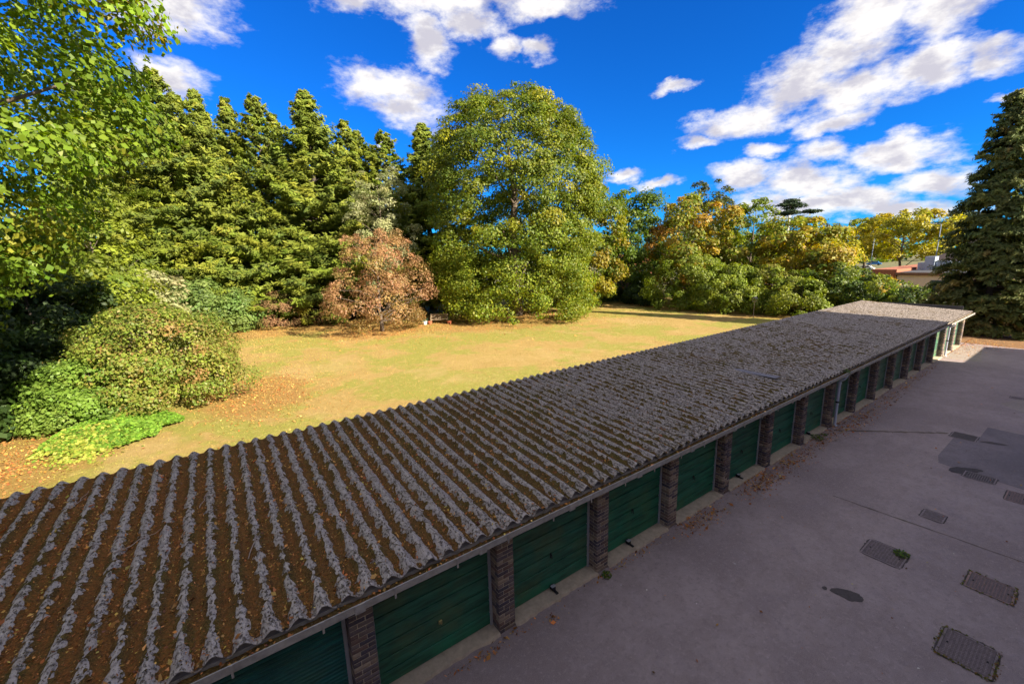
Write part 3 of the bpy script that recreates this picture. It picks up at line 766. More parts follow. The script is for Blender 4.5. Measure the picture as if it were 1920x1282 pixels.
# fallen twigs
TW = [((1.12, 6.2), (1.25, 6.75), 'pale twig in a roof valley closest to the gutter'), ((-.12, 6.55), (.06, 7.25), 'bent pale twig lying along a valley left of the nearest gutter twig'),
      ((-1.7, 7.75), (-1.2, 8.05), 'forked pale twig lying across a ridge near the left edge'), ((-.72, 8.4), (-.55, 8.95), 'reddish twig high in a leafy roof valley on the left'),
      ((-2.55, 9.5), (-2.35, 10.15), 'thin twig near the rear edge of the roof at far left')]
for i, (a, b, lab) in enumerate(TW):
    rg = np.random.default_rng(50 + i); pts = []
    for t in np.linspace(0, 1, 7):
        px_ = a[0] + (b[0] - a[0]) * t + rg.normal(0, .018); py_ = a[1] + (b[1] - a[1]) * t
        pts.append((px_, py_, float(zroof(px_, py_)) * .4 + (zmid(py_) + .01) * .6 + .035))
    t_ = MB().tube(pts, [.006, .006, .0055, .005, .0045, .004, .002], 6); q = Vector(pts[3])
    t_.tube([q, q + Vector((.05, .05, .012)), q + Vector((.07, .12, .01))], [.004, .003, .0015], 5)
    tag(t_.build('twig', M['twig'], smooth=True), lab, 'twig', 'twigs fallen on the garage roof')

# ------------------------------------------------------------------ ironwork in the yard
def blob_rect(name, x, y, hx, hy, mat, z):
    rg = np.random.default_rng(int(x * 37)); pts = []
    for a in np.linspace(0, 2 * math.pi, 40, endpoint=False):
        c_, s_ = math.cos(a), math.sin(a); k_ = (abs(c_) ** 8 + abs(s_) ** 8) ** (-1 / 8) * (1 + rg.normal(0, .022)); pts.append((x + hx * k_ * c_, y + hy * k_ * s_))
    return tag(MB().poly(pts, z).build(name, M[mat], fixn=False), kind='structure')
def cover(name, x, y, sx, sy, kind, label, mat='iron', rot=0.0, z0=None):
    t = empty(name, (x, y, 0.0), rot)
    hx, hy = sx / 2, sy / 2
    blob_rect('grime', x, y, hx + .055, hy + .055, 'oil', .0048 if z0 is None else z0)
    fr = MB()
    for q in ((-hx - .03, hx + .03, -hy - .03, -hy), (-hx - .03, hx + .03, hy, hy + .03), (-hx - .03, -hx, -hy, hy), (hx, hx + .03, -hy, hy)):
        fr.bbox(*q, -.01, .010, .002)
    fr.build('frame', M[mat], t)
    if kind == 'grate':
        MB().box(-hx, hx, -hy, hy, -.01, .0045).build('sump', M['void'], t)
        nb = max(5, int(sx / .055))
        bar = MB().bbox(-.013, .013, -hy + .002, hy - .002, .0046, .009, .001).mesh('bar', M[mat])
        for i in range(nb): obj('bar', bar, t, (-hx + sx * (i + .5) / nb, 0, 0))
    else:
        pl = MB().box(-hx + .006, hx - .006, -hy + .006, hy - .006, -.01, .006).build('plate', M['cover_plate'], t)
        st = MB(); nn_ = int(sx / .045)
        for i in range(nn_):
            for jn in range(int(sy / .05)):
                cx_ = -hx + .03 + (sx - .06) * (i + .5) / nn_; cy_ = -hy + .03 + (sy - .06) * (jn + .5) / int(sy / .05)
                if (i + jn) % 2: st.box(cx_ - .016, cx_ + .016, cy_ - .007, cy_ + .007, .0062, .0095)
                else: st.box(cx_ - .007, cx_ + .007, cy_ - .016, cy_ + .016, .0062, .0095)
        st.build('tread', M[mat], pl)['kind'] = 'stuff'
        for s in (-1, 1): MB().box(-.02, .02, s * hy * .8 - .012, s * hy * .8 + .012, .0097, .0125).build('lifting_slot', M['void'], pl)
    return tag(t, label, 'manhole cover' if kind != 'grate' else 'drain grate', 'ironwork set in the asphalt yard')
cover('manhole_cover', 9.09, .52, .72, .56, 'plate', 'rectangular iron manhole cover edged with moss, nearest the bottom right corner')
cover('manhole_cover', 11.31, .54, .56, .56, 'plate', 'reddish rusty square manhole cover between the mossy one and the weedy one', 'iron_rust')
cover('manhole_cover', 10.93, 2.01, .64, .60, 'plate', 'iron manhole cover with a green weed growing from its corner')
cover('drain_grate', 13.47, 1.73, .40, .34, 'grate', 'small slotted drain grate in the middle of the yard')
cover('manhole_cover', 16.83, 1.42, .42, .56, 'plate', 'manhole cover half hidden by a dark damp stain', z0=.0092)
cover('manhole_cover', 16.14, .68, .62, .30, 'plate', 'worn manhole cover at the right edge of the picture', 'iron_rust')
cover('drain_grate', 20.2, 2.23, .60, .56, 'grate', 'dark drain grate at the edge of the far tarmac patch', z0=.0092)
cover('drain_grate', 27.1, 1.72, .34, .30, 'grate', 'tiny far drain grate near the pale tarmac at right')

# leaf litter and grit in the yard
rng = np.random.default_rng(41)
LX = []; LY = []
for (cx, cy, sx, sy, n) in ((9.0, 4.98, .55, .14, 700), (11.9, 4.95, .62, .20, 1300), (13.9, 4.95, .7, .20, 900), (16.2, 5.0, .9, .16, 700), (18.6, 4.9, .9, .25, 900), (20.7, 4.9, .9, .2, 600), (23.2, 4.95, .8, .2, 500), (25.8, 5.0, .8, .15, 350), (28, 5.0, .8, .12, 250),
                            (31, 5.05, 1.0, .15, 250), (3.0, 5.1, .7, .05, 160), (6.5, 5.13, .8, .05, 160), (4.15, 4.94, .05, .04, 30), (37.5, 4.9, 1.6, .5, 1400), (40.6, 4.2, 1.0, 1.2, 1600), (42.5, 1.5, 1.4, 2.2, 1800), (2.02, 4.86, .035, .035, 14)):
    n = int(n * .7); LX.append(rng.normal(cx, sx, n)); LY.append(np.minimum(rng.normal(cy, sy, n), 5.21))
LX.append(rng.uniform(1, 34, 260)); LY.append(rng.uniform(-2, 5.2, 260))
x = np.concatenate(LX); y = np.concatenate(LY); N = len(x)
tag(obj('yard_leaves', cards('yard_leaves', np.stack([x, y, rng.uniform(.008, .03, N)], -1), rdir(rng, N), unit(np.stack([rng.normal(0, .4, N), rng.normal(0, .4, N), np.ones(N)], -1)),
    np.exp(rng.normal(math.log(.038), .45, N)), pick(rng, DRY[:4] + [(2, (.16, .075, .035))], N, .3), M['dry'], LEAF4, rng.uniform(.4, 1.1, N))), 'brown dead leaves drifted against the garage sills', 'leaves', kind='stuff')
N = 130; x = rng.uniform(2, 30, N); y = rng.uniform(-2.0, 4.9, N)
tag(obj('yard_grit', cards('yard_grit', np.stack([x, y, np.full(N, .008)], -1), rdir(rng, N), unit(np.stack([rng.normal(0, .2, N), rng.normal(0, .2, N), np.ones(N)], -1)), np.exp(rng.normal(math.log(.022), .4, N)), pick(rng, [(1, (.6, .56, .48)), (.5, (.5, .4, .15))], N), M['dry'], LEAF4)),
    'pale grit and scraps scattered over the asphalt', 'grit', kind='stuff')
def weed(x, y, r_, h, n, label, z=0.0, col=(.09, .16, .025)):
    rg = np.random.default_rng(int(x * 100)); t = empty('weed', (x, y, z))
    a = rg.uniform(0, 6.28, n); rr = r_ * np.sqrt(rg.random(n)); zz = h * rg.random(n) * (1 - .5 * rr / r_)
    c = np.stack([rr * np.cos(a), rr * np.sin(a), zz + .012], -1)
    obj('foliage', cards('foliage', c, unit(np.stack([np.cos(a), np.sin(a), rg.uniform(0, 1, n)], -1)), unit(np.stack([rg.normal(0, .5, n), rg.normal(0, .5, n), np.ones(n)], -1)), rg.uniform(.03, .07, n), pick(rg, [(2, col), (1, (.16, .2, .03))], n), M['leaf']), t)
    s = MB()
    for q in range(5): s.tube([(0, 0, 0), (rr[q] * math.cos(a[q]) * .5, rr[q] * math.sin(a[q]) * .5, zz[q] * .7 + .02), (rr[q] * math.cos(a[q]), rr[q] * math.sin(a[q]), zz[q] + .02)], [.004, .003, .002], 5)
    s.build('stem', M['bark'], t)
    return tag(t, label, 'weed')
weed(5.72, 5.10, .10, .10, 60, 'small green weed at the foot of the third brick pier')
weed(16.25, 5.15, .20, .16, 150, 'larger green weed at the sill left of the downpipe')
weed(11.13, 1.78, .13, .10, 130, 'green weed growing out of a manhole corner')
weed(17.75, 5.0, .10, .16, 60, 'little plant sprouting from the garage gutter', 2.10)
weed(16.75, 5.12, .09, .08, 40, 'tiny weed tuft by the sill just left of the downpipe')
for (x, y, n, lab) in ((9.0, .52, 240, 'moss and weeds edging the nearest manhole cover'), (11.02, .55, 120, 'moss edging the rusty manhole cover')):
    a = rng.random(n) * 4; hx, hy = (.40, .32) if x < 10 else (.33, .32)
    e = np.where(a < 1, 0, np.where(a < 2, 1, np.where(a < 3, 2, 3))); f = (a % 1) * 2 - 1
    px_ = np.where(e == 0, -hx, np.where(e == 1, hx, f * hx)); py_ = np.where(e == 2, -hy, np.where(e == 3, hy, f * hy))
    keep = rng.random(n) < np.where(e == 1, .35, 1); px_ = px_[keep]; py_ = py_[keep]; n = len(px_)
    c = np.stack([x + px_ + rng.normal(0, .018, n) + (.09 if x < 10 else .29), y + py_ + rng.normal(0, .018, n), rng.uniform(.008, .025, n)], -1)
    tag(obj('moss_edging', cards('moss_edging', c, rdir(rng, n), unit(np.stack([rng.normal(0, .5, n), rng.normal(0, .5, n), np.ones(n)], -1)), rng.uniform(.02, .05, n), pick(rng, [(2, (.10, .085, .02)), (1, (.13, .14, .02)), (1, (.2, .1, .03))], n), M['dry'])), lab, 'moss', kind='stuff')

# ------------------------------------------------------------------ trees and shrubs
def limbs(mb, base, targets, r0, rng, top):
    """trunk plus limbs that reach towards the foliage clumps"""
    base = Vector(base); tp = Vector(top)
    n = 8; pts = [base.lerp(tp, i / n) + Vector((rng.normal(0, r0 * .35), rng.normal(0, r0 * .35), 0)) * (i > 0) for i in range(n + 1)]
    mb.tube(pts, [r0 * (1.25 if i == 0 else 1) * (1 - .88 * i / n) + .01 for i in range(n + 1)], 9)
    for t in targets:
        t = Vector(t); f = min(.92, max(.12, ((t.z - base.z) / max(.1, tp.z - base.z)) - rng.uniform(.12, .3)))
        s = base.lerp(tp, f); mid = s.lerp(t, .5) + Vector((rng.normal(0, .25), rng.normal(0, .25), rng.normal(.2, .25)))
        rr = max(.018, r0 * (1 - .85 * f) * .42)
        mb.tube([s, s.lerp(mid, .55), mid, mid.lerp(t, .6), t], [rr, rr * .8, rr * .6, rr * .4, rr * .15], 6, cap=False)
def clump_leaves(rng, cc, cr, n, size, flat=.75, up=.35, out=None, shell=.4, var=.26):
    """leaves spread through clumps; returns centre, direction, normal, size, clump index"""
    wgt = cr ** 2; k = rng.choice(len(cc), n, p=wgt / wgt.sum())
    d = rdir(rng, n)
    if out is not None: d = unit(d + out[k] * .55 + np.array([0, 0, .25]))
    rad = cr[k] * (shell + (1 - shell) * rng.random(n) ** .5) * np.exp(rng.normal(0, .10, n))
    c = cc[k] + d * rad[:, None] * np.array([1, 1, flat])
    nrm = unit(d * .9 + np.array([0, 0, up]) + (0 if out is None else out[k] * .4) + rng.normal(0, .58, (n, 3)))
    t = unit(rdir(rng, n) + np.array([0, 0, -.5]))
    return c, t, nrm, size * np.clip(np.exp(rng.normal(0, var, n)), .5, 1.45), k
def envelope(rng, n, R_, prof, H0, H1, asym=.12, inner=.35, lobes=5):
    """clump centres over a crown envelope; prof(t) = relative radius at relative height t"""
    ph = rng.uniform(0, 6.28, 4)
    P = []
    while len(P) < n:
        t = rng.random() ** .85
        if rng.random() > prof(t) * .9 + .12: continue
        a = rng.uniform(0, 6.28)
        lob = 1 + asym * (math.sin(lobes * a + ph[0] + 3 * t) * .6 + math.sin(2 * a + ph[1]) * .6 + math.sin(7 * t * 3 + ph[2]) * .5)
        q = 1 - inner * rng.random() ** 2.2 if rng.random() < .82 else rng.uniform(.2, .7)
        r_ = R_ * prof(t) * lob * q
        P.append((r_ * math.cos(a), r_ * math.sin(a), H0 + (H1 - H0) * t))
    return np.array(P)
def tree(name, x, y, H, Rr, label, cat, pal, n=9000, size=.3, nc=90, cr=1.2, prof=None, base=.12, seed=0, group=None, mat='leaf', flat=.75, trunk=.25,
         patch_pal=None, patch_fn=None, shape=LEAF4, asym=.12, bark='bark', wid=1.0, inner=.35, var=.15, scale_xy=(1, 1), shell=.38, off=(0, 0), skirt=0, thin=None, dome=0):
    rg = np.random.default_rng(seed)
    prof = prof or (lambda t: math.sin(math.pi * min(1, max(0, .10 + .86 * t))) ** .6)
    cc = envelope(rg, nc, Rr, prof, H * base, H * .97, asym, inner) * np.array([scale_xy[0], scale_xy[1], 1])
    if thin is not None: cc = np.array([q_ for q_ in cc if not (thin(q_) and rg.random() < .65)]); nc = len(cc)
    cc[:, :2] += np.array(off) * (cc[:, 2:3] / H)
    if skirt:
        a_ = rg.uniform(0, 6.28, skirt); q_ = Rr * rg.uniform(.62, .95, skirt)
        cc = np.concatenate([cc, np.stack([q_ * np.cos(a_), q_ * np.sin(a_), rg.uniform(.5, 6.5, skirt)], -1)]); nc += skirt
    if dome:
        a_ = rg.uniform(0, 6.28, dome); th = np.arcsin(rg.uniform(.0, 1.0, dome)); q_ = Rr * np.cos(th) * rg.uniform(.86, .97, dome)
        cc = np.concatenate([cc, np.stack([q_ * np.cos(a_), q_ * np.sin(a_), H * (.54 + .42 * np.sin(th))], -1)]); nc += dome
    crr = cr * np.exp(rg.normal(-.03, .32, nc)) * (1.0 - .25 * cc[:, 2] / H)
    cc[:, 2] = np.clip(cc[:, 2], crr * .7, H - crr * .6)
    mid = np.array([0, 0, H * .45]); out = unit(cc - mid)
    c, t, nr, s, k = clump_leaves(rg, cc, crr, n, size, flat, out=out, shell=shell)
    c[:, 2] = np.maximum(c[:, 2], .03 + .1 * rg.random(n))
    cl = pick(rg, pal, nc, var)[k] * np.exp(rg.normal(0, .16, (n, 1))) * .6 + .4 * pick(rg, pal, n, var)
    if patch_fn is not None:
        w_ = np.clip(patch_fn(cc, c, rg)[k] + rg.normal(0, .2, n), 0, 1)[:, None]; cl = cl * (1 - w_) + pick(rg, patch_pal, n, var) * w_
    o = empty(name, (x, y, 0))
    obj('crown', cards('crown', c, t, nr, s, np.clip(cl, .004, .9), M[mat], shape, wid), o)
    mb = MB(); sel = rg.choice(nc, min(nc, 22), replace=False)
    limbs(mb, (0, 0, -.05), [tuple(cc[q]) for q in sel], trunk, rg, (off[0] * .8, off[1] * .8, H * .86))
    mb.build('trunk', M[bark], o, smooth=True, fixn=False)
    return tag(o, label, cat, group)

G_LIME = [(3, (.15, .172, .013)), (3, (.10, .14, .013)), (.9, (.26, .235, .015)), (2.5, (.06, .095, .012))]
G_LIME_LOW = [(3, (.15, .20, .018)), (2, (.21, .22, .018)), (1, (.10, .145, .016))]
G_SYC = [(4, (.12, .185, .014)), (3, (.16, .225, .018)), (3, (.08, .135, .012)), (.3, (.30, .27, .03))]
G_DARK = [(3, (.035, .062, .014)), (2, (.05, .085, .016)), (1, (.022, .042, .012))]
G_MID = [(3, (.13, .17, .018)), (2, (.18, .21, .02)), (1, (.09, .125, .016))]
G_YEL = [(3, (.31, .265, .015)), (2.5, (.22, .225, .015)), (1, (.40, .30, .02))]
G_ORANGE = [(2.5, (.34, .205, .028)), (2, (.28, .215, .024)), (3, (.17, .185, .02)), (.8, (.38, .19, .045))]
G_RED = [(3, (.38, .205, .11)), (3, (.31, .17, .08)), (2, (.29, .22, .07)), (1, (.44, .27, .15))]
G_SILV = [(3, (.27, .28, .13)), (2, (.21, .23, .10)), (1, (.33, .32, .17))]
G_CYP = [(4, (.165, .20, .024)), (3, (.12, .155, .022)), (1.5, (.245, .255, .032)), (2, (.07, .10, .02))]
G_IVY = [(3, (.11, .17, .04)), (2, (.15, .21, .05)), (1, (.08, .12, .035))]

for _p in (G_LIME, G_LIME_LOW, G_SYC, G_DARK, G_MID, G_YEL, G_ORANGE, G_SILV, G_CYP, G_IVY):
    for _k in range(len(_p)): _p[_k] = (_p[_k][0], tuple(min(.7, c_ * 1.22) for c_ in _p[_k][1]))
# -- big sycamore overhanging from the left
tree('sycamore_tree', -9.7, 17.6, 24.0, 8.1, 'large bright green broad-leaved tree overhanging the left edge', 'tree', G_SYC, n=195000, size=.15, nc=1050, cr=1.1, base=.20, seed=3,
     prof=lambda t: (.42 + .58 * (t / .34) ** .8 if t < .34 else (1.0 if t < .75 else math.sqrt(max(0, 1 - ((t - .75) / .27) ** 2)))), flat=.6, trunk=.42, shape=LEAF4, wid=1.3, inner=.8, var=.2, shell=.3, asym=.03, thin=lambda c: c[0] < -3.0)
# -- the great lime
tree('lime_tree', 27.4, 38.5, 23.2, 9.0, 'huge round-headed lime tree sweeping down to the lawn', 'tree', G_LIME, n=185000, size=.21, nc=900, cr=1.15, base=.03, seed=8,
     prof=lambda t: (.80 + .20 * math.sin(math.pi * .5 * t / .55) if t < .55 else math.sqrt(max(0, 1 - ((t - .55) / .47) ** 2))), flat=.66, trunk=.65, patch_pal=G_LIME_LOW,
     patch_fn=lambda cc, c, rg: np.clip(1.1 - cc[:, 2] / 10, 0, .95) * (rg.random(len(cc)) < .8), inner=.30, asym=.04, skirt=150, dome=190)
# -- small reddish tree on the lawn
tree('plum_tree', 12.2, 38.6, 9.3, 4.5, 'small bronze-red leaved tree standing on the lawn', 'tree', G_RED, n=18000, size=.17, nc=190, cr=.70, base=.04, seed=12, trunk=.16,
     prof=lambda t: .55 + .45 * math.sin(math.pi * (.15 + .75 * t)) if t < .55 else max(.12, 1.0 - 1.05 * (t - .5)), patch_pal=[(2, (.21, .14, .03)), (1, (.15, .13, .03))],
     patch_fn=lambda cc, c, rg: np.clip(1.0 - cc[:, 2] / 3.2, 0, 1), asym=.16, wid=.8)
# -- silver-grey tree among the conifers
tree('willow_tree', 14.9, 44.6, 16.2, 3.2, 'pale grey-green feathery tree between the reddish tree and the conifers', 'tree', G_SILV, n=15000, size=.24, nc=100, cr=.9, base=.2, seed=14, wid=.55, trunk=.2)

# -- conifers: boughs that carry feathery sprays
def conifer_mesh(seed, H, Rr, nb, nspray, blade, pal, rise=.35, droop=.0, top_pow=.8, base=.05, gap=.25, per=26, wid=1.0, jit=.24):
    rg = np.random.default_rng(seed); C = []; T = []; K = []; mb = MB()
    mb.tube([(0, 0, -.1), (rg.normal(0, .08), rg.normal(0, .08), H * .4), (rg.normal(0, .1), rg.normal(0, .1), H * .75), (0, 0, H * .985)], [H * .013, H * .010, H * .005, .012], 8)
    for i in range(nb):
        t = rg.random() ** 1.08
        if rg.random() < gap * (.4 + .6 * math.sin(9 * t + seed)) and t < .85: continue
        z = H * (base + (.985 - base) * t); a = rg.uniform(0, 6.28)
        L = Rr * (1 - t) ** top_pow * (.78 + .3 * math.sin(2.5 * a + seed)) * math.exp(min(.5, rg.normal(0, jit))) + .16
        if t < .12: L *= .8 + t
        e = rise * (.25 + 1.3 * t) + rg.normal(0, .10)
        d = np.array([math.cos(a) * math.cos(e), math.sin(a) * math.cos(e), math.sin(e)])
        p0 = np.array([0, 0, z - L * math.sin(e) * .45])
        u = np.linspace(.0, 1, 5); cur = p0 + np.outer(u * L, d) - np.outer(u ** 2 * L * droop, [0, 0, 1]); 
        if i % 3 == 0: mb.tube([tuple(q) for q in cur], [max(.012, .03 * L / 3 + .01) * (1 - .8 * q) for q in u], 4, cap=False)
        ns = max(3, int(nspray * (L / Rr) ** 1.0))
        for s_ in range(ns):
            uu = rg.uniform(.25, 1.0) ** .8
            q = p0 + d * uu * L - np.array([0, 0, uu ** 2 * L * droop])
            side = rg.choice([-1, 1]); lat = np.array([-math.sin(a), math.cos(a), 0]) * side
            sp = unit(d * .75 + lat * rg.uniform(.1, 1.0) + np.array([0, 0, rg.normal(.18 - droop * 1.1, .30)]))
            sl = (.30 + .17 * L) * rg.uniform(.6, 1.3) * (1.15 - .5 * uu)
            m_ = rg.integers(per // 2, per)
            f = rg.random(m_)
            C.append(q + np.outer(f * sl, sp) + rg.normal(0, (.035 + .03 * min(L, 3)) * blade / .4, (m_, 3)) * np.array([1, 1, .7])); T.append(unit(sp + rg.normal(0, .45, (m_, 3)) - np.array([0, 0, droop * .5]))); K.append(np.full(m_, i))
    C = np.concatenate(C); T = np.concatenate(T); K = np.concatenate(K); n = len(C)
    bc = pick(rg, pal, nb, .14)
    cl = bc[K] * .7 + pick(rg, pal, n, .2) * .3
    nr = unit(rdir(rg, n) * .7 + np.array([0, 0, .6]) + unit(C * np.array([1, 1, 0])) * 1.0)
    C[:, 2] = np.maximum(C[:, 2], .05)
    me = cards('crown', C, T, nr, blade * np.exp(rg.normal(0, .3, n)), np.clip(cl, .004, .9), M['needle'], BLADE, wid)
    return me, mb.mesh('trunk', M['bark_dark'], True, False), n
CON = [conifer_mesh(61, 25, 7.2, 560, 15, .36, G_CYP, gap=.08, per=27, rise=.34, top_pow=.80), conifer_mesh(62, 25, 7.6, 560, 15, .36, G_CYP, gap=.08, per=27, rise=.42, top_pow=.84), conifer_mesh(63, 25, 6.8, 560, 15, .36, G_CYP, gap=.08, per=27, rise=.5, top_pow=.76)]
CONS = [(-6.6, 51.0, 22.5, 1.0, 0, 'front-row cypress at the far left, half hidden by the overhanging tree'), (-2.3, 57.0, 25.6, 1.0, 1, 'second front-row cypress from the left'),
        (.9, 57.2, 24.2, .85, 2, 'slender third front-row cypress from the left'), (3.7, 60.0, 24.8, .9, 0, 'cypress set back between the third and fourth front-row ones'), (6.0, 55.9, 24.3, 1.0, 1, 'fourth front-row cypress from the left, above the dead shrub'),
        (10.8, 54.2, 25.0, 1.1, 2, 'fifth front-row cypress from the left, tall and full'), (14.8, 54.2, 22.6, 1.05, 0, 'sixth front-row cypress from the left, behind the reddish tree'), (18.9, 53.2, 21.8, 1.2, 1, 'seventh front-row cypress, in the gap left of the great lime'),
        (23.0, 51.0, 22.6, 1.15, 2, 'rightmost cypress, partly hidden by the great lime'),
        (8.3, 60.5, 24.0, 1.0, 0, 'cypress set back between the fourth and fifth front-row ones'), (-5.6, 60.5, 24.6, 1.1, 2, 'cypress set back at the left end of the row'), (13.2, 59.5, 23.0, 1.0, 1, 'cypress set back between the fifth and sixth front-row ones'),
        (-.9, 61.5, 25.0, 1.0, 1, 'cypress set back between the second and third front-row ones'), (17.2, 57.8, 22.6, 1.05, 2, 'cypress set back between the sixth and seventh front-row ones')]
for i, (x, y, h, sw, v, lab) in enumerate(CONS):
    o = empty('cypress_tree', (x, y, 0), i * 2.17); s = h / 25; o.scale = (sw * s * 1.22, sw * s * 1.22, s)
    obj('crown', CON[v][0], o); obj('trunk', CON[v][1], o)
    tag(o, lab, 'conifer', 'cypress trees in the tall row behind the lawn')
# low skirts of the conifer row
for i, (x, y, h, r_, lab) in enumerate(((-4.0, 52.5, 9.5, 4.2, 'low spreading conifer at the left foot of the row'), (2.4, 53.0, 11, 4.2, 'low conifer with fanned boughs left of the dead shrub'), (7.4, 51.0, 10, 4.0, 'low conifer with fanned boughs right of the dead shrub'), (-8.8, 46.5, 12, 4.5, 'bushy conifer behind the round bush'))):
    me, tr, n = conifer_mesh(80 + i, h, r_, 160, 14, .42, G_CYP, rise=.12, droop=.08, top_pow=.6, base=.04, gap=.12)
    o = empty('spreading_conifer', (x, y, 0), i); obj('crown', me, o); obj('trunk', tr, o); tag(o, lab, 'conifer', 'low conifers at the foot of the cypress row')
# the dark spruce at the end of the garages
G_SPR = [(3, (.15, .18, .05)), (3, (.105, .135, .042)), (1.5, (.21, .225, .06)), (.5, (.32, .25, .08))]
me, tr, n = conifer_mesh(91, 16.4, 3.0, 700, 20, .28, G_SPR, rise=.16, droop=.26, top_pow=.66, base=.03, gap=.0, per=22, jit=.10)
o = empty('spruce_tree', (45.4, 5.0, 0)); o.rotation_euler = (R(-2.2), R(-2.2), 0); obj('crown', me, o); obj('trunk', tr, o); tag(o, 'dark drooping conifer at the far end of the garages', 'conifer')

# -- left side undergrowth
BUSH = lambda t: math.sqrt(max(.02, 1 - (t * 1.0) ** 2.4)) * (.86 + .14 * min(1, t * 5))
tree('round_bush', -2.9, 25.9, 4.7, 3.5, 'big rounded bush with reddish-tinted leaves beside the lawn', 'bush', [(3, (.185, .255, .034)), (2, (.24, .30, .042)), (2.2, (.13, .195, .028)), (.55, (.42, .22, .09))], n=46000, size=.115, nc=330, cr=.56, prof=BUSH, base=.03, seed=21, trunk=.08, asym=.13, inner=.45,
     patch_pal=[(2, (.32, .17, .075)), (1, (.20, .18, .04))], patch_fn=lambda cc, c, rg: np.clip((cc[:, 0] + 1.2) / 9 + .18 * rg.normal(size=len(cc)), 0, .3), scale_xy=(1.0, .95))
tree('leafy_shrub', -4.9, 24.6, 2.7, 1.9, 'bright leafy shrub at the left foot of the round bush', 'bush', [(3, (.14, .235, .034)), (2, (.19, .29, .045))], n=13000, size=.13, nc=90, cr=.5, prof=BUSH, base=.03, seed=22, trunk=.05)
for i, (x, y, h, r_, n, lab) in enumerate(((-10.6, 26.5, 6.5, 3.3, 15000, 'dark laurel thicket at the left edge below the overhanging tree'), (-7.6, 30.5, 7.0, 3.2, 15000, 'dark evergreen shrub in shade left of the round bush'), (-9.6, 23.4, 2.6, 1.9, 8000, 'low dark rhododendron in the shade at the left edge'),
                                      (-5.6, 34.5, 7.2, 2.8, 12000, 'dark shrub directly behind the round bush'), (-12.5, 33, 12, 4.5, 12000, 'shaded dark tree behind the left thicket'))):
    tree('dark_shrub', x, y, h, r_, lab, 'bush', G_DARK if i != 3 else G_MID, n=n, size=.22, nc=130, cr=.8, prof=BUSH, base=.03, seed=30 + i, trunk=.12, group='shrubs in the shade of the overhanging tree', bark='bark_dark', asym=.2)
UND = ((-6.6, 41.0, 11.5, 3.2, G_MID, 'mid green tree in the gap left of the cypress row'), (-1.8, 46.5, 5.2, 2.2, G_IVY, 'blue-green ivy-clad shrub left of the dead shrub'), (-4.2, 39.5, 6.0, 2.4, G_SILV, 'pale olive shrub behind the round bush'), (-10.5, 38.5, 19.5, 5.2, G_MID, 'tall leafy tree behind the overhanging tree'), (1.4, 49.2, 4.2, 1.9, G_IVY, 'small bluish shrub at the lawn edge by the conifers'))
for i, (x, y, h, r_, pal, lab) in enumerate(UND):
    tree('understory_tree', x, y, h, r_, lab, 'shrub', pal, n=9000, size=.24, nc=90, cr=.85, base=.05, seed=50 + i, trunk=.12, group='undergrowth left of the cypress row', asym=.22)
tree('dead_shrub', 5.2, 49.3, 3.6, 2.7, 'brown withered shrub at the foot of the conifers', 'shrub', [(3, (.22, .12, .06)), (2, (.17, .11, .05)), (1, (.14, .14, .03))], n=7000, size=.2, nc=70, cr=.6, prof=BUSH, base=.04, seed=58, trunk=.07, wid=.45, mat='dry')
tree('dead_shrub', 9.2, 48.6, 2.2, 2.0, 'low rusty brown shrub between dead shrub and reddish tree', 'shrub', [(2, (.20, .10, .045)), (2, (.10, .10, .02))], n=4000, size=.2, nc=50, cr=.5, prof=BUSH, base=.04, seed=59, trunk=.05, wid=.5, mat='dry')
# ground cover in front of the round bush
rng = np.random.default_rng(71)
def ground_cover(name, pts_fn, n, pal, size, h, lab, cat):
    c = pts_fn(n); ed = np.clip(1.15 - np.hypot((c[:, 0] + 3.95) / 2.2, (c[:, 1] - 21.75) / 2.3) ** 3, .06, 1); z = .03 + h * ed * (fbm(c[:, 0] * 1.3, c[:, 1] * 1.3, 7) ** .8) * rng.uniform(.65, 1.0, len(c))
    m_ = len(c)
    return tag(obj(name, cards(name, np.column_stack([c, z]), rdir(rng, m_), unit(np.stack([rng.normal(0, .5, m_), rng.normal(-.2, .5, m_), np.ones(m_)], -1)), size * np.exp(rng.normal(0, .3, m_)), pick(rng, pal, m_), M['leaf'])), lab, cat, kind='stuff')
def gc_pts(n):
    a = rng.uniform(0, 6.28, n); r_ = np.sqrt(rng.random(n)); x = -3.95 + 2.2 * r_ * np.cos(a); y = 21.75 + 2.3 * r_ * np.sin(a)
    e = r_ < .80 + .35 * (fbm(np.cos(a) * 2 + 9, np.sin(a) * 2 + 9, 3) - .3); return np.stack([x, y], -1)[e]
ground_cover('ground_cover', gc_pts, 15000, [(3, (.17, .31, .035)), (2, (.23, .38, .045)), (1, (.12, .22, .03))], .12, .75, 'bright green ground cover in front of the round bush', 'plants')
ground_cover('variegated_cover', lambda n: np.concatenate([rng.normal((-4.35, 20.75), (.38, .75), (n // 2, 2)), rng.normal((-5.3, 20.9), (.35, .3), (n // 3, 2)), rng.normal((-4.6, 19.9), (.4, .25), (n // 4, 2))]), 2600, [(3, (.40, .41, .08)), (2, (.30, .36, .05)), (1, (.15, .24, .03))], .11, .8, 'yellow variegated leaves among the green ground cover', 'plants')

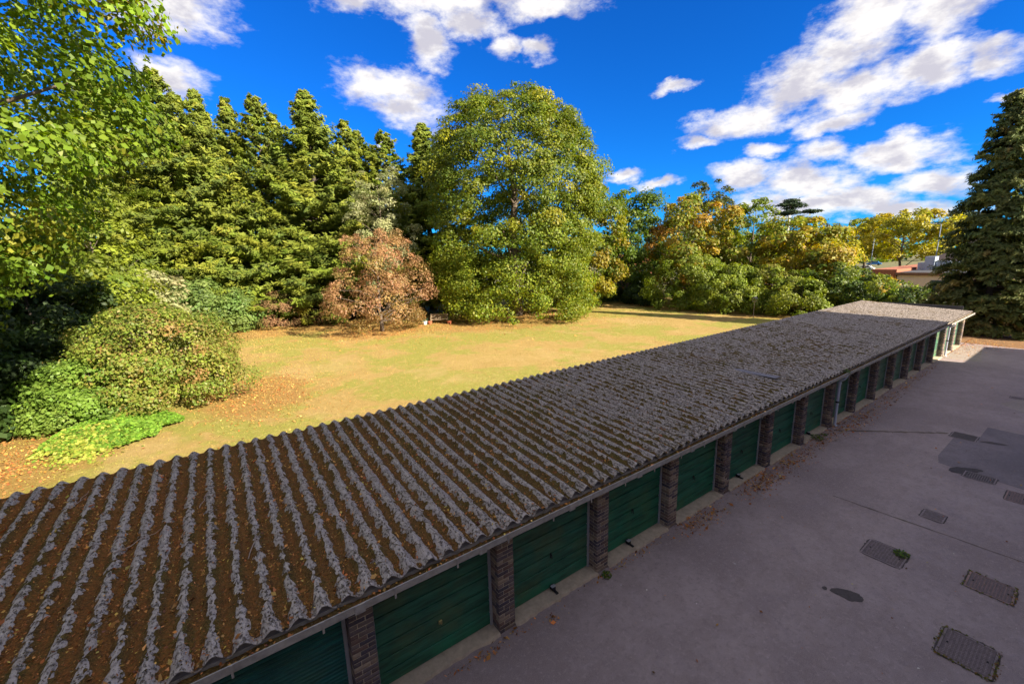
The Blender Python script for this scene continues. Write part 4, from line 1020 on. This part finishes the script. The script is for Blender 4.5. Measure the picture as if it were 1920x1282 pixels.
# -- right side
tree('lime_sapling', 38.6, 38.0, 14.6, 4.2, 'yellow-green tree touching the right side of the great lime', 'tree', G_LIME + [(2, (.24, .17, .015))], n=20000, size=.28, nc=150, cr=1.05, base=.06, seed=101, trunk=.25, group='trees behind the right end of the lawn')
RT = [(45.6, 38.0, 15.0, 3.4, [(3, (.12, .19, .02)), (2, (.16, .22, .025)), (1, (.08, .13, .015))], 'bright green ash-like tree right of the great lime', 13000, .1),
      (52.5, 43.0, 13.2, 3.8, G_MID, 'mid green tree behind the bright green one', 8000, .1),
      (50.2, 31.6, 13.6, 5.0, G_ORANGE + G_ORANGE + G_MID, 'large orange-tinted tree in the middle of the right hedge', 20000, .12),
      (66.5, 39.5, 17.8, 5.2, [(3, (.07, .085, .014)), (2, (.10, .10, .016))], 'dark olive tree rising behind the orange-tinted tree', 13000, .15),
      (57.0, 27.6, 12.8, 4.0, G_MID, 'dark green tree between the two orange-tinted trees', 12000, .08),
      (53.6, 20.9, 10.1, 4.0, G_ORANGE + G_MID + [(3, (.36, .28, .02))], 'orange and yellow tree at the right end of the lawn hedge', 16000, .1),
      (60.5, 21.2, 7.6, 3.0, G_YEL + G_MID, 'yellow-green tree right of the orange and yellow one', 9000, .08),
      (62.0, 31.5, 9.0, 4.0, G_MID + G_YEL, 'green and yellow tree behind the hedge right of centre', 9000, .08),
      (72.0, 48.0, 13.0, 5.0, G_MID, 'rounded green tree far behind the orange-tinted tree', 8000, .1),
      (40.5, 46.5, 12.5, 4.2, G_DARK, 'dark tree in shade behind the right side of the great lime', 9000, .08),
      (33.5, 48.5, 15, 4.8, G_DARK, 'dark tree behind the great lime', 8000, .08),
      (58.5, 37.5, 10.5, 3.8, G_DARK + G_MID, 'dark green tree above the small red brick house', 8000, .08)]
for i, (x, y, h, r_, pal, lab, n, b) in enumerate(RT):
    tree('broadleaf_tree', x, y, h, r_, lab, 'tree', pal, n=n, size=.30, nc=120, cr=1.0, base=b, seed=110 + i, trunk=.2, group='trees behind the right end of the lawn', asym=.2)
HED = [(47.8, 39.5, 2.9, 2.6, G_DARK, 'low dark shrub beside the wooden fence'), (44.9, 35.0, 2.6, 2.2, G_DARK, 'low dark shrub left of the big laurel'), (45.7, 29.0, 6.6, 3.9, G_MID, 'big glossy laurel with the tallest top in the hedge'), (45.6, 24.3, 5.2, 3.2, G_MID, 'second laurel behind the bird feeder pole'),
       (47.6, 20.6, 4.9, 3.0, G_MID + [(2, (.22, .2, .04))], 'yellowing laurel right of the bird feeder'), (46.6, 17.4, 3.6, 2.5, G_MID, 'low laurel by the rear corner of the garages'), (50.6, 16.2, 5.0, 2.9, G_MID + G_DARK, 'dark sycamore shrub behind the garage roof end'),
       (50.3, 12.6, 3.9, 2.6, G_DARK + G_MID, 'shrub in front of the cream building, behind the roof'), (49.6, 10.2, 2.9, 1.8, G_DARK + G_MID, 'lowest shrub between roof end and drooping conifer'), (43.6, 40.6, 3.4, 1.3, G_IVY, 'ivy-covered stump in front of the wooden fence'),
       (57, 22.5, 5.5, 3.0, G_ORANGE, 'reddish shrub behind the laurel hedge'), (61.5, 16.5, 3.3, 2.6, G_YEL + G_ORANGE, 'yellow-orange shrub left of the cream building')]
for i, (x, y, h, r_, pal, lab) in enumerate(HED):
    r_ *= 1.0 if h < 4 else 1.22
    tree('hedge_shrub', x, y, h, r_, lab, 'shrub', pal, n=int(3600 * r_), size=.20, nc=int(40 * r_), cr=.66, prof=BUSH, base=.03, seed=140 + i, trunk=.08, group='shrubs along the right end of the lawn', asym=.12)
# far trees
FAR = [(108, 24.5, 13.0, 8.2, G_YEL, 'far yellow tree behind the cream building', 14000), (119, 33, 12.6, 6.5, G_MID + G_YEL, 'far green tree left of the far yellow one', 9000), (88, 30.0, 8.8, 4.2, G_YEL, 'golden tree in the middle distance right of the orange trees', 7000), (121, 42, 12.5, 5.0, [(2, (.10, .07, .03)), (1, (.08, .08, .02))], 'far brownish tree above the golden one', 6000),
       (83, 36, 8.6, 4.0, G_MID + G_YEL, 'far green tree left of the golden one', 6000), (135, 55, 13, 6, G_MID, 'distant green tree behind the white pole', 6000), (112, 12.5, 9.0, 5.0, G_MID, 'far tree behind the lamp post and dark roof', 6000), (128, 70, 14, 7, G_MID, 'distant rounded tree behind the hedge', 6000)]
for i, (x, y, h, r_, pal, lab, n) in enumerate(FAR):
    tree('far_tree', x, y, h, r_, lab, 'tree', pal, n=n, size=.42, nc=110, cr=1.5 if r_ > 5 else 1.1, base=.36 if i < 2 else .14, seed=170 + i, trunk=.25, group='far trees along the skyline', asym=.18)
def cedar(x, y, h, r_, lab, seed):
    rg = np.random.default_rng(seed); cc = []
    for z, rr, n in ((.99, .15, 3), (.93, .5, 7), (.84, .8, 10), (.73, 1.0, 12), (.6, .9, 10)):
        for k in range(n):
            a = rg.uniform(0, 6.28); q = r_ * rr * rg.uniform(.3, 1); cc.append((q * math.cos(a), q * math.sin(a), h * z + rg.normal(0, .15)))
    cc = np.array(cc); n = 7000
    c, t, nr, s, k = clump_leaves(rg, cc, np.full(len(cc), r_ * .30), n, .4, .22, up=1.0, shell=.1)
    o = empty('cedar_tree', (x, y, 0)); obj('crown', cards('crown', c, t, nr, s, pick(rg, [(2, (.03, .05, .022)), (1, (.045, .065, .03))], n), M['needle']), o)
    mb = MB(); limbs(mb, (0, 0, 0), [tuple(q) for q in cc[::3]], .4, rg, (0, 0, h * .95)); mb.build('trunk', M['bark_dark'], o, fixn=False)
    tag(o, lab, 'tree', 'cedars on the skyline')
cedar(101.5, 42.0, 16.6, 5.4, 'dark flat-topped cedar behind the white pole', 190)
cedar(128.5, 20.3, 12.8, 5.4, 'far flat-topped cedar just left of the drooping conifer', 191)
# distant belt of woodland round the horizon
rng = np.random.default_rng(77); n = 26000; A = rng.uniform(-1.4, 4.9, 420)
rad = rng.uniform(230, 330, 420); cc = np.stack([rad * np.sin(A), rad * np.cos(A), rng.uniform(2, 8.5, 420)], -1); crr = rng.uniform(4, 8, 420)
c, t, nr, s, k = clump_leaves(rng, cc, crr, n, 2.2, .8)
c[:, 2] = np.maximum(c[:, 2], .2)
cl = pick(rng, G_MID + G_DARK + [(1, (.16, .13, .02))], 420, .15)[k] * np.exp(rng.normal(0, .15, (n, 1)))
tag(obj('distant_woodland', cards('distant_woodland', c, t, nr, s, cl, M['leaf'])), 'distant belt of woodland along the horizon', 'woodland', kind='stuff')

# grass blades, and leaves fallen on the lawn
rng = np.random.default_rng(81)
N = 70000; y = 11.2 + 38 * rng.random(N) ** 1.4; x = rng.uniform(-8, 46, N)
keep = (x < 8 + y * 1.15); x = x[keep]; y = y[keep]; N = len(x)
def lawn_z(x, y): return (fbm(x * .12, y * .12, 3) - .5) * .16 * np.clip((y - 12) / 8, 0, 1)
gm = np.clip((fbm(x * .16, y * .16, 15) - .42) * 4, 0, 1)[:, None]; keep = None
cl = pick(rng, [(1, (.48, .32, .11)), (1, (.40, .25, .08))], N) * (1 - gm) + pick(rng, [(1, (.26, .26, .045)), (1, (.32, .29, .055))], N) * gm
hgt = rng.uniform(.012, .035, N) * (1 + y / 40); a = rng.uniform(0, 6.28, N); lean = rng.normal(0, .5, (N, 2))
P0 = np.stack([x, y, lawn_z(x, y) - .005], -1); w_ = (.006 + .0006 * y)[:, None] * np.stack([np.cos(a), np.sin(a), 0 * a], -1)
tip = P0 + np.stack([lean[:, 0] * hgt, lean[:, 1] * hgt, hgt], -1)
V = np.stack([P0 - w_, P0 + w_, tip], 1).reshape(-1, 3)
tag(obj('lawn_grass', raw_mesh('lawn_grass', V, np.full(N, 3), np.arange(N * 3), M['dry'], np.repeat(cl, 3, 0))), 'short dry grass blades of the parched lawn', 'grass', kind='stuff')
LX = []; LY = []
for (cx, cy, sx, sy, n) in ((25.5, 36, 7.0, 5, 9000), (12, 38.5, 3.6, 3, 3500), (1.2, 24.5, 1.6, 2.8, 2600), (-7.4, 19.6, 1.2, 1.2, 2200), (-7.2, 23, 1.5, 2.5, 900), (6, 47, 6, 2.5, 2500)):
    LX.append(rng.normal(cx, sx, n)); LY.append(rng.normal(cy, sy, n))
x = np.concatenate(LX); y = np.maximum(np.concatenate(LY), 11.0); N = len(x)
tag(obj('lawn_leaves', cards('lawn_leaves', np.stack([x, y, lawn_z(x, y) + rng.uniform(.01, .05, N)], -1), rdir(rng, N), unit(np.stack([rng.normal(0, .5, N), rng.normal(0, .5, N), np.ones(N)], -1)), np.exp(rng.normal(math.log(.065), .35, N)), pick(rng, DRY[:4], N, .25), M['dry'])),
    'rusty fallen leaves under the trees on the lawn', 'leaves', kind='stuff')

# ------------------------------------------------------------------ things on and around the lawn
def bench(x, y, rz):
    t = empty('garden_bench', (x, y, 0), rz); Wd = 1.75
    for sx in (-1, 1):
        MB().bbox(sx * .82 - .035, sx * .82 + .035, -.26, -.19, 0, .64).build('leg', M['wood_bench'], t)
        MB().add([(sx * .82 - .035, .20, 0), (sx * .82 + .035, .20, 0), (sx * .82 + .035, .27, 0), (sx * .82 - .035, .27, 0), (sx * .82 - .035, .30, .95), (sx * .82 + .035, .30, .95), (sx * .82 + .035, .36, .95), (sx * .82 - .035, .36, .95)],
                 [(0, 3, 2, 1), (4, 5, 6, 7), (0, 1, 5, 4), (1, 2, 6, 5), (2, 3, 7, 6), (3, 0, 4, 7)]).build('leg', M['wood_bench'], t)
        MB().bbox(sx * .82 - .045, sx * .82 + .045, -.30, .24, .641, .68).build('armrest', M['wood_bench'], t)
    for k in range(5): MB().bbox(-.78, .78, -.25 + .10 * k, -.17 + .10 * k, .42, .445).build('seat_slat', M['wood_bench'], t)
    for z in (.47, .88): MB().bbox(-.784, .784, .265 + (z - .47) * .1, .295 + (z - .47) * .1, z, z + .07).build('back_rail', M['wood_bench'], t)
    for k in range(15): MB().bbox(-.75 + .1 * k, -.70 + .1 * k, .285, .30, .541, .879).build('back_slat', M['wood_bench'], t)
    return tag(t, 'slatted wooden garden bench beside the great lime', 'bench')
bench(18.2, 39.0, R(-28))
def pot(x, y, r_, h, mat, lab, leaf=None):
    t = empty('plant_pot', (x, y, 0))
    n = 14; pr = [(r_ * .72, 0), (r_, h * .86), (r_ * 1.1, h * .86), (r_ * 1.1, h), (r_ * .95, h), (r_ * .9, h * .85)]
    vs = [(q * math.cos(6.2832 * k / n), q * math.sin(6.2832 * k / n), z) for q, z in pr for k in range(n)]
    MB().add(vs, [(i * n + k, i * n + (k + 1) % n, (i + 1) * n + (k + 1) % n, (i + 1) * n + k) for i in range(len(pr) - 1) for k in range(n)] + [tuple(range(n))]).build('pot', M[mat], t)
    MB().poly([(r_ * .93 * math.cos(6.2832 * k / n), r_ * .93 * math.sin(6.2832 * k / n)) for k in range(n)], h * .87).build('soil', M['earth'], t, fixn=False)
    if leaf:
        rg = np.random.default_rng(int(x * 10)); m_ = 90; c = rg.normal(0, r_ * .6, (m_, 3)) + np.array([0, 0, h * 1.25])
        obj('plant', cards('plant', c, rdir(rg, m_), rdir(rg, m_) + np.array([0, 0, .6]), np.full(m_, .10), pick(rg, [(1, leaf)], m_), M['leaf']), t)['kind'] = 'stuff'
    return tag(t, lab, 'plant pot', 'pots by the garden bench')
pot(16.75, 39.3, .22, .36, 'white', 'white pot with green plant left of the garden bench', (.06, .16, .09))
pot(17.2, 39.05, .2, .32, 'terracotta', 'terracotta pot at the left end of the garden bench')
pot(18.75, 37.9, .24, .34, 'terracotta', 'terracotta pot at the right end of the garden bench', (.06, .08, .02))
# bird feeder
t = empty('bird_feeder', (41.05, 19.2, 0))
MB().tube([(0, 0, -.05), (0, 0, 1.75)], .025, 8).build('pole', M['wood_bench'], t)
MB().bbox(-.16, .16, -.16, .16, 1.74, 1.77).build('tray', M['wood_bench'], t)
for sx in (-1, 1):
    for sy in (-1, 1): MB().box(sx * .13 - .012, sx * .13 + .012, sy * .13 - .012, sy * .13 + .012, 1.771, 2.04).build('corner_post', M['wood_bench'], t)
MB().add([(-.22, -.2, 2.03), (.22, -.2, 2.03), (.22, .2, 2.03), (-.22, .2, 2.03), (-.22, 0, 2.2), (.22, 0, 2.2)], [(0, 1, 5, 4), (2, 3, 4, 5), (0, 4, 3), (1, 2, 5), (0, 3, 2, 1)]).build('roof', M['timber'], t)
tag(t, 'slim wooden bird feeder on a pole in front of the laurels', 'bird feeder')
# wooden fence
t = empty('wooden_fence', (47.5, 45.0, 0), R(-38))
pal_ = MB().bbox(-.06, .06, -.012, .012, .08, 2.75, .003).mesh('fence_board', M['wood_grey'])
for k in range(26): obj('fence_board', pal_, t, (-1.8 + .145 * k, rng.normal(0, .004), rng.normal(0, .02)))
for z in (.5, 2.3): MB().box(-1.9, 1.95, .013, .06, z, z + .09).build('fence_rail', M['wood_grey'], t)
for x in (-1.9, 0, 1.9): MB().bbox(x - .05, x + .05, .061, .16, 0, 2.75).build('fence_post', M['wood_grey'], t)
tag(t, 'pale weathered board fence right of the great lime', 'fence')

# ------------------------------------------------------------------ buildings beyond
def wbox(name, x0, x1, y0, y1, z0, z1, mat, par): 
    o = MB().box(x0, x1, y0, y1, z0, z1).build(name, M[mat], par); return o
# small red brick house in the gap
t = empty('brick_house', (64, 51.5, 0), R(-40))
wbox('wall', -4, 4, 0, 6, 0, 4.2, 'redbrick', t)
MB().add([(-4.3, -.3, 4.2), (4.3, -.3, 4.2), (4.3, 6.3, 4.2), (-4.3, 6.3, 4.2), (-4.3, 3, 6.4), (4.3, 3, 6.4)], [(0, 1, 5, 4), (2, 3, 4, 5), (0, 4, 3), (1, 2, 5), (0, 3, 2, 1)]).build('roof', M['terracotta'], t)
for x in (-2.2, 1.6):
    w_ = wbox('window', x - .6, x + .6, -.02, .05, 2.4, 3.6, 'glass', t); wbox('frame', x - .7, x + .7, -.05, -.021, 3.6, 3.7, 'white', w_)
wbox('porch', -.5, 1.9, -1.2, -.06, 2.2, 2.45, 'white', t)
tag(t, 'small red brick house glimpsed between trees right of the lime', 'house')
# cream flat-roofed building with plant on its roof
t = empty('cream_building', (60.0, 2.0, 0), 0)
wbox('wall', 6.0, 26, -6, 13.0, 0, 3.1, 'render', t)
rf = wbox('roof', 5.8, 26.2, -6.2, 13.2, 3.103, 3.42, 'fascia', t)
wbox('roof_felt', 6.1, 25.9, -5.9, 12.9, 3.423, 3.44, 'felt', rf)
wbox('brick_wing', 6.4, 26, 13.21, 15.6, 0, 3.75, 'redbrick', t)
for k, (x0, x1, y0, y1, z1, nm) in enumerate(((13.0, 14.8, 11.3, 12.2, 5.1, 'air_unit'), (13.2, 15.0, 12.25, 12.85, 4.35, 'air_unit'), (13.4, 15.0, 9.9, 11.2, 4.5, 'air_unit'), (13.2, 15.2, 8.2, 9.8, 4.4, 'air_unit'))):
    u_ = wbox(nm, x0, x1, y0, y1, 3.445, z1, 'greymetal', t)
    for q in range(4): wbox('vent_slat', x0 - .03, x0 - .002, y0 + .2, y1 - .2, 3.55 + q * .18, 3.63 + q * .18, 'jamb', u_)
for x in (2.5, 6, 9.5): 
    w_ = wbox('window', 5.97, 6.05, x - .6, x + .6, 1.4, 2.6, 'glass', t); wbox('sill', 5.85, 5.96, x - .7, x + .7, 1.32, 1.40, 'white', w_)
tag(t, 'low cream flat-roofed building with grey units on its roof', 'building')
t = empty('tiled_house', (96, 9, 0))
wbox('wall', -7, 7, -7.5, 7.5, 0, 3.8, 'redbrick', t)
MB().add([(-8, -8.5, 3.8), (8, -8.5, 3.8), (8, 8.5, 3.8), (-8, 8.5, 3.8), (0, 0, 10.0)], [(0, 1, 4), (1, 2, 4), (2, 3, 4), (3, 0, 4), (0, 3, 2, 1)]).build('roof', M['darkroof'], t)
for q in (-4, 0, 4): wbox('window', -7.04, -6.95, q - .7, q + .7, 1.4, 2.7, 'glass', t)
tag(t, 'house with a dark pyramid tiled roof beside the drooping conifer', 'house')
# white van whose roof is seen over the shrubs
t = empty('parked_van', (77, 22.6, 0), R(75))
MB().add([(-2.6, -.95, .4), (2.5, -.95, .4), (2.5, .95, .4), (-2.6, .95, .4), (-2.6, -.9, 2.35), (1.2, -.9, 2.35), (1.2, .9, 2.35), (-2.6, .9, 2.35), (2.5, -.9, 1.2), (2.5, .9, 1.2)],
         [(0, 1, 8, 5, 4), (3, 7, 6, 9, 2), (4, 5, 6, 7), (5, 8, 9, 6), (1, 2, 9, 8), (0, 4, 7, 3), (0, 3, 2, 1)]).build('body', M['carwhite'], t)
for sx in (-1.7, 1.7):
    for sy in (-.9, .9): MB().tube([(sx, sy - .1, .33), (sx, sy + .1, .33)], .33, 14).build('wheel', M['tyre'], t)
MB().add([(1.25, -.85, 2.28), (2.46, -.85, 1.25), (2.46, .85, 1.25), (1.25, .85, 2.28)], [(0, 1, 2, 3)]).build('windscreen', M['glass'], t).location.x = .03
tag(t, 'white van whose roof shows above the shrubs', 'van')
def car(x, y, rz, mat, lab, z=0.0, stripe=None):
    t = empty('parked_car', (x, y, z), rz)
    pr = [(-2.1, .35), (-2.15, .8), (-1.5, .95), (-1.1, 1.42), (.5, 1.45), (1.1, .95), (2.05, .8), (2.1, .35)]
    n = len(pr); MB().add([(a, -.86, b) for a, b in pr] + [(a, .86, b) for a, b in pr], [tuple(range(n)), tuple(range(n, 2 * n))[::-1]] + [(i, (i + 1) % n, n + (i + 1) % n, n + i) for i in range(n)]).build('body', M[mat], t)
    for s in (-1, 1):
        MB().add([(-1.25, s * .868, .97), (.95, s * .868, .97), (.45, s * .868, 1.36), (-1.0, s * .868, 1.36)], [(0, 1, 2, 3)]).build('side_window', M['glass'], t)
        for sx in (-1.3, 1.3): MB().tube([(sx, s * .80, .31), (sx, s * .89, .31)], .31, 14).build('wheel', M['tyre'], t)
    if stripe: MB().box(-1.9, 1.9, -.9, -.872, .55, .75).build('side_stripe', M[stripe], t)
    return tag(t, lab, 'car', 'cars parked in the distance')
car(196, 51.5, R(100), 'carblue', 'blue car parked far off under the yellow tree')
car(151, 41.6, R(95), 'carwhite', 'white and yellow car parked far off below the blue one', stripe='caryellow')
def lamp_post(x, y, h, lab, arm=True):
    t = empty('lamp_post', (x, y, 0))
    MB().tube([(0, 0, 0), (0, 0, 1.2), (0, 0, 1.25), (0, 0, h)], [.11, .11, .075, .05], 10).build('post', M['greymetal'], t)
    if arm:
        MB().tube([(0, 0, h), (.1, .25, h + .12), (.2, .7, h + .16)], .035, 8).build('arm', M['greymetal'], t)
        MB().bbox(.1, .3, .6, 1.15, h + .1, h + .2, .02).build('lantern', M['white'], t)
    return tag(t, lab, 'lamp post', 'tall posts on the skyline')
lamp_post(93.6, 17.0, 9.6, 'tall lamp post left of the drooping conifer')
lamp_post(104, 27.8, 8.5, 'thinner lamp post left of the far yellow tree')
t = empty('white_pole', (83.2, 34.4, 0))
MB().tube([(0, 0, 0), (0, 0, 12.0)], .2, 10).build('pole', M['white'], t); MB().tube([(0, 0, 12.0), (0, 0, 12.2)], .26, 10).build('cap', M['white'], t)
tag(t, 'stout white pole rising above the orange trees', 'pole')
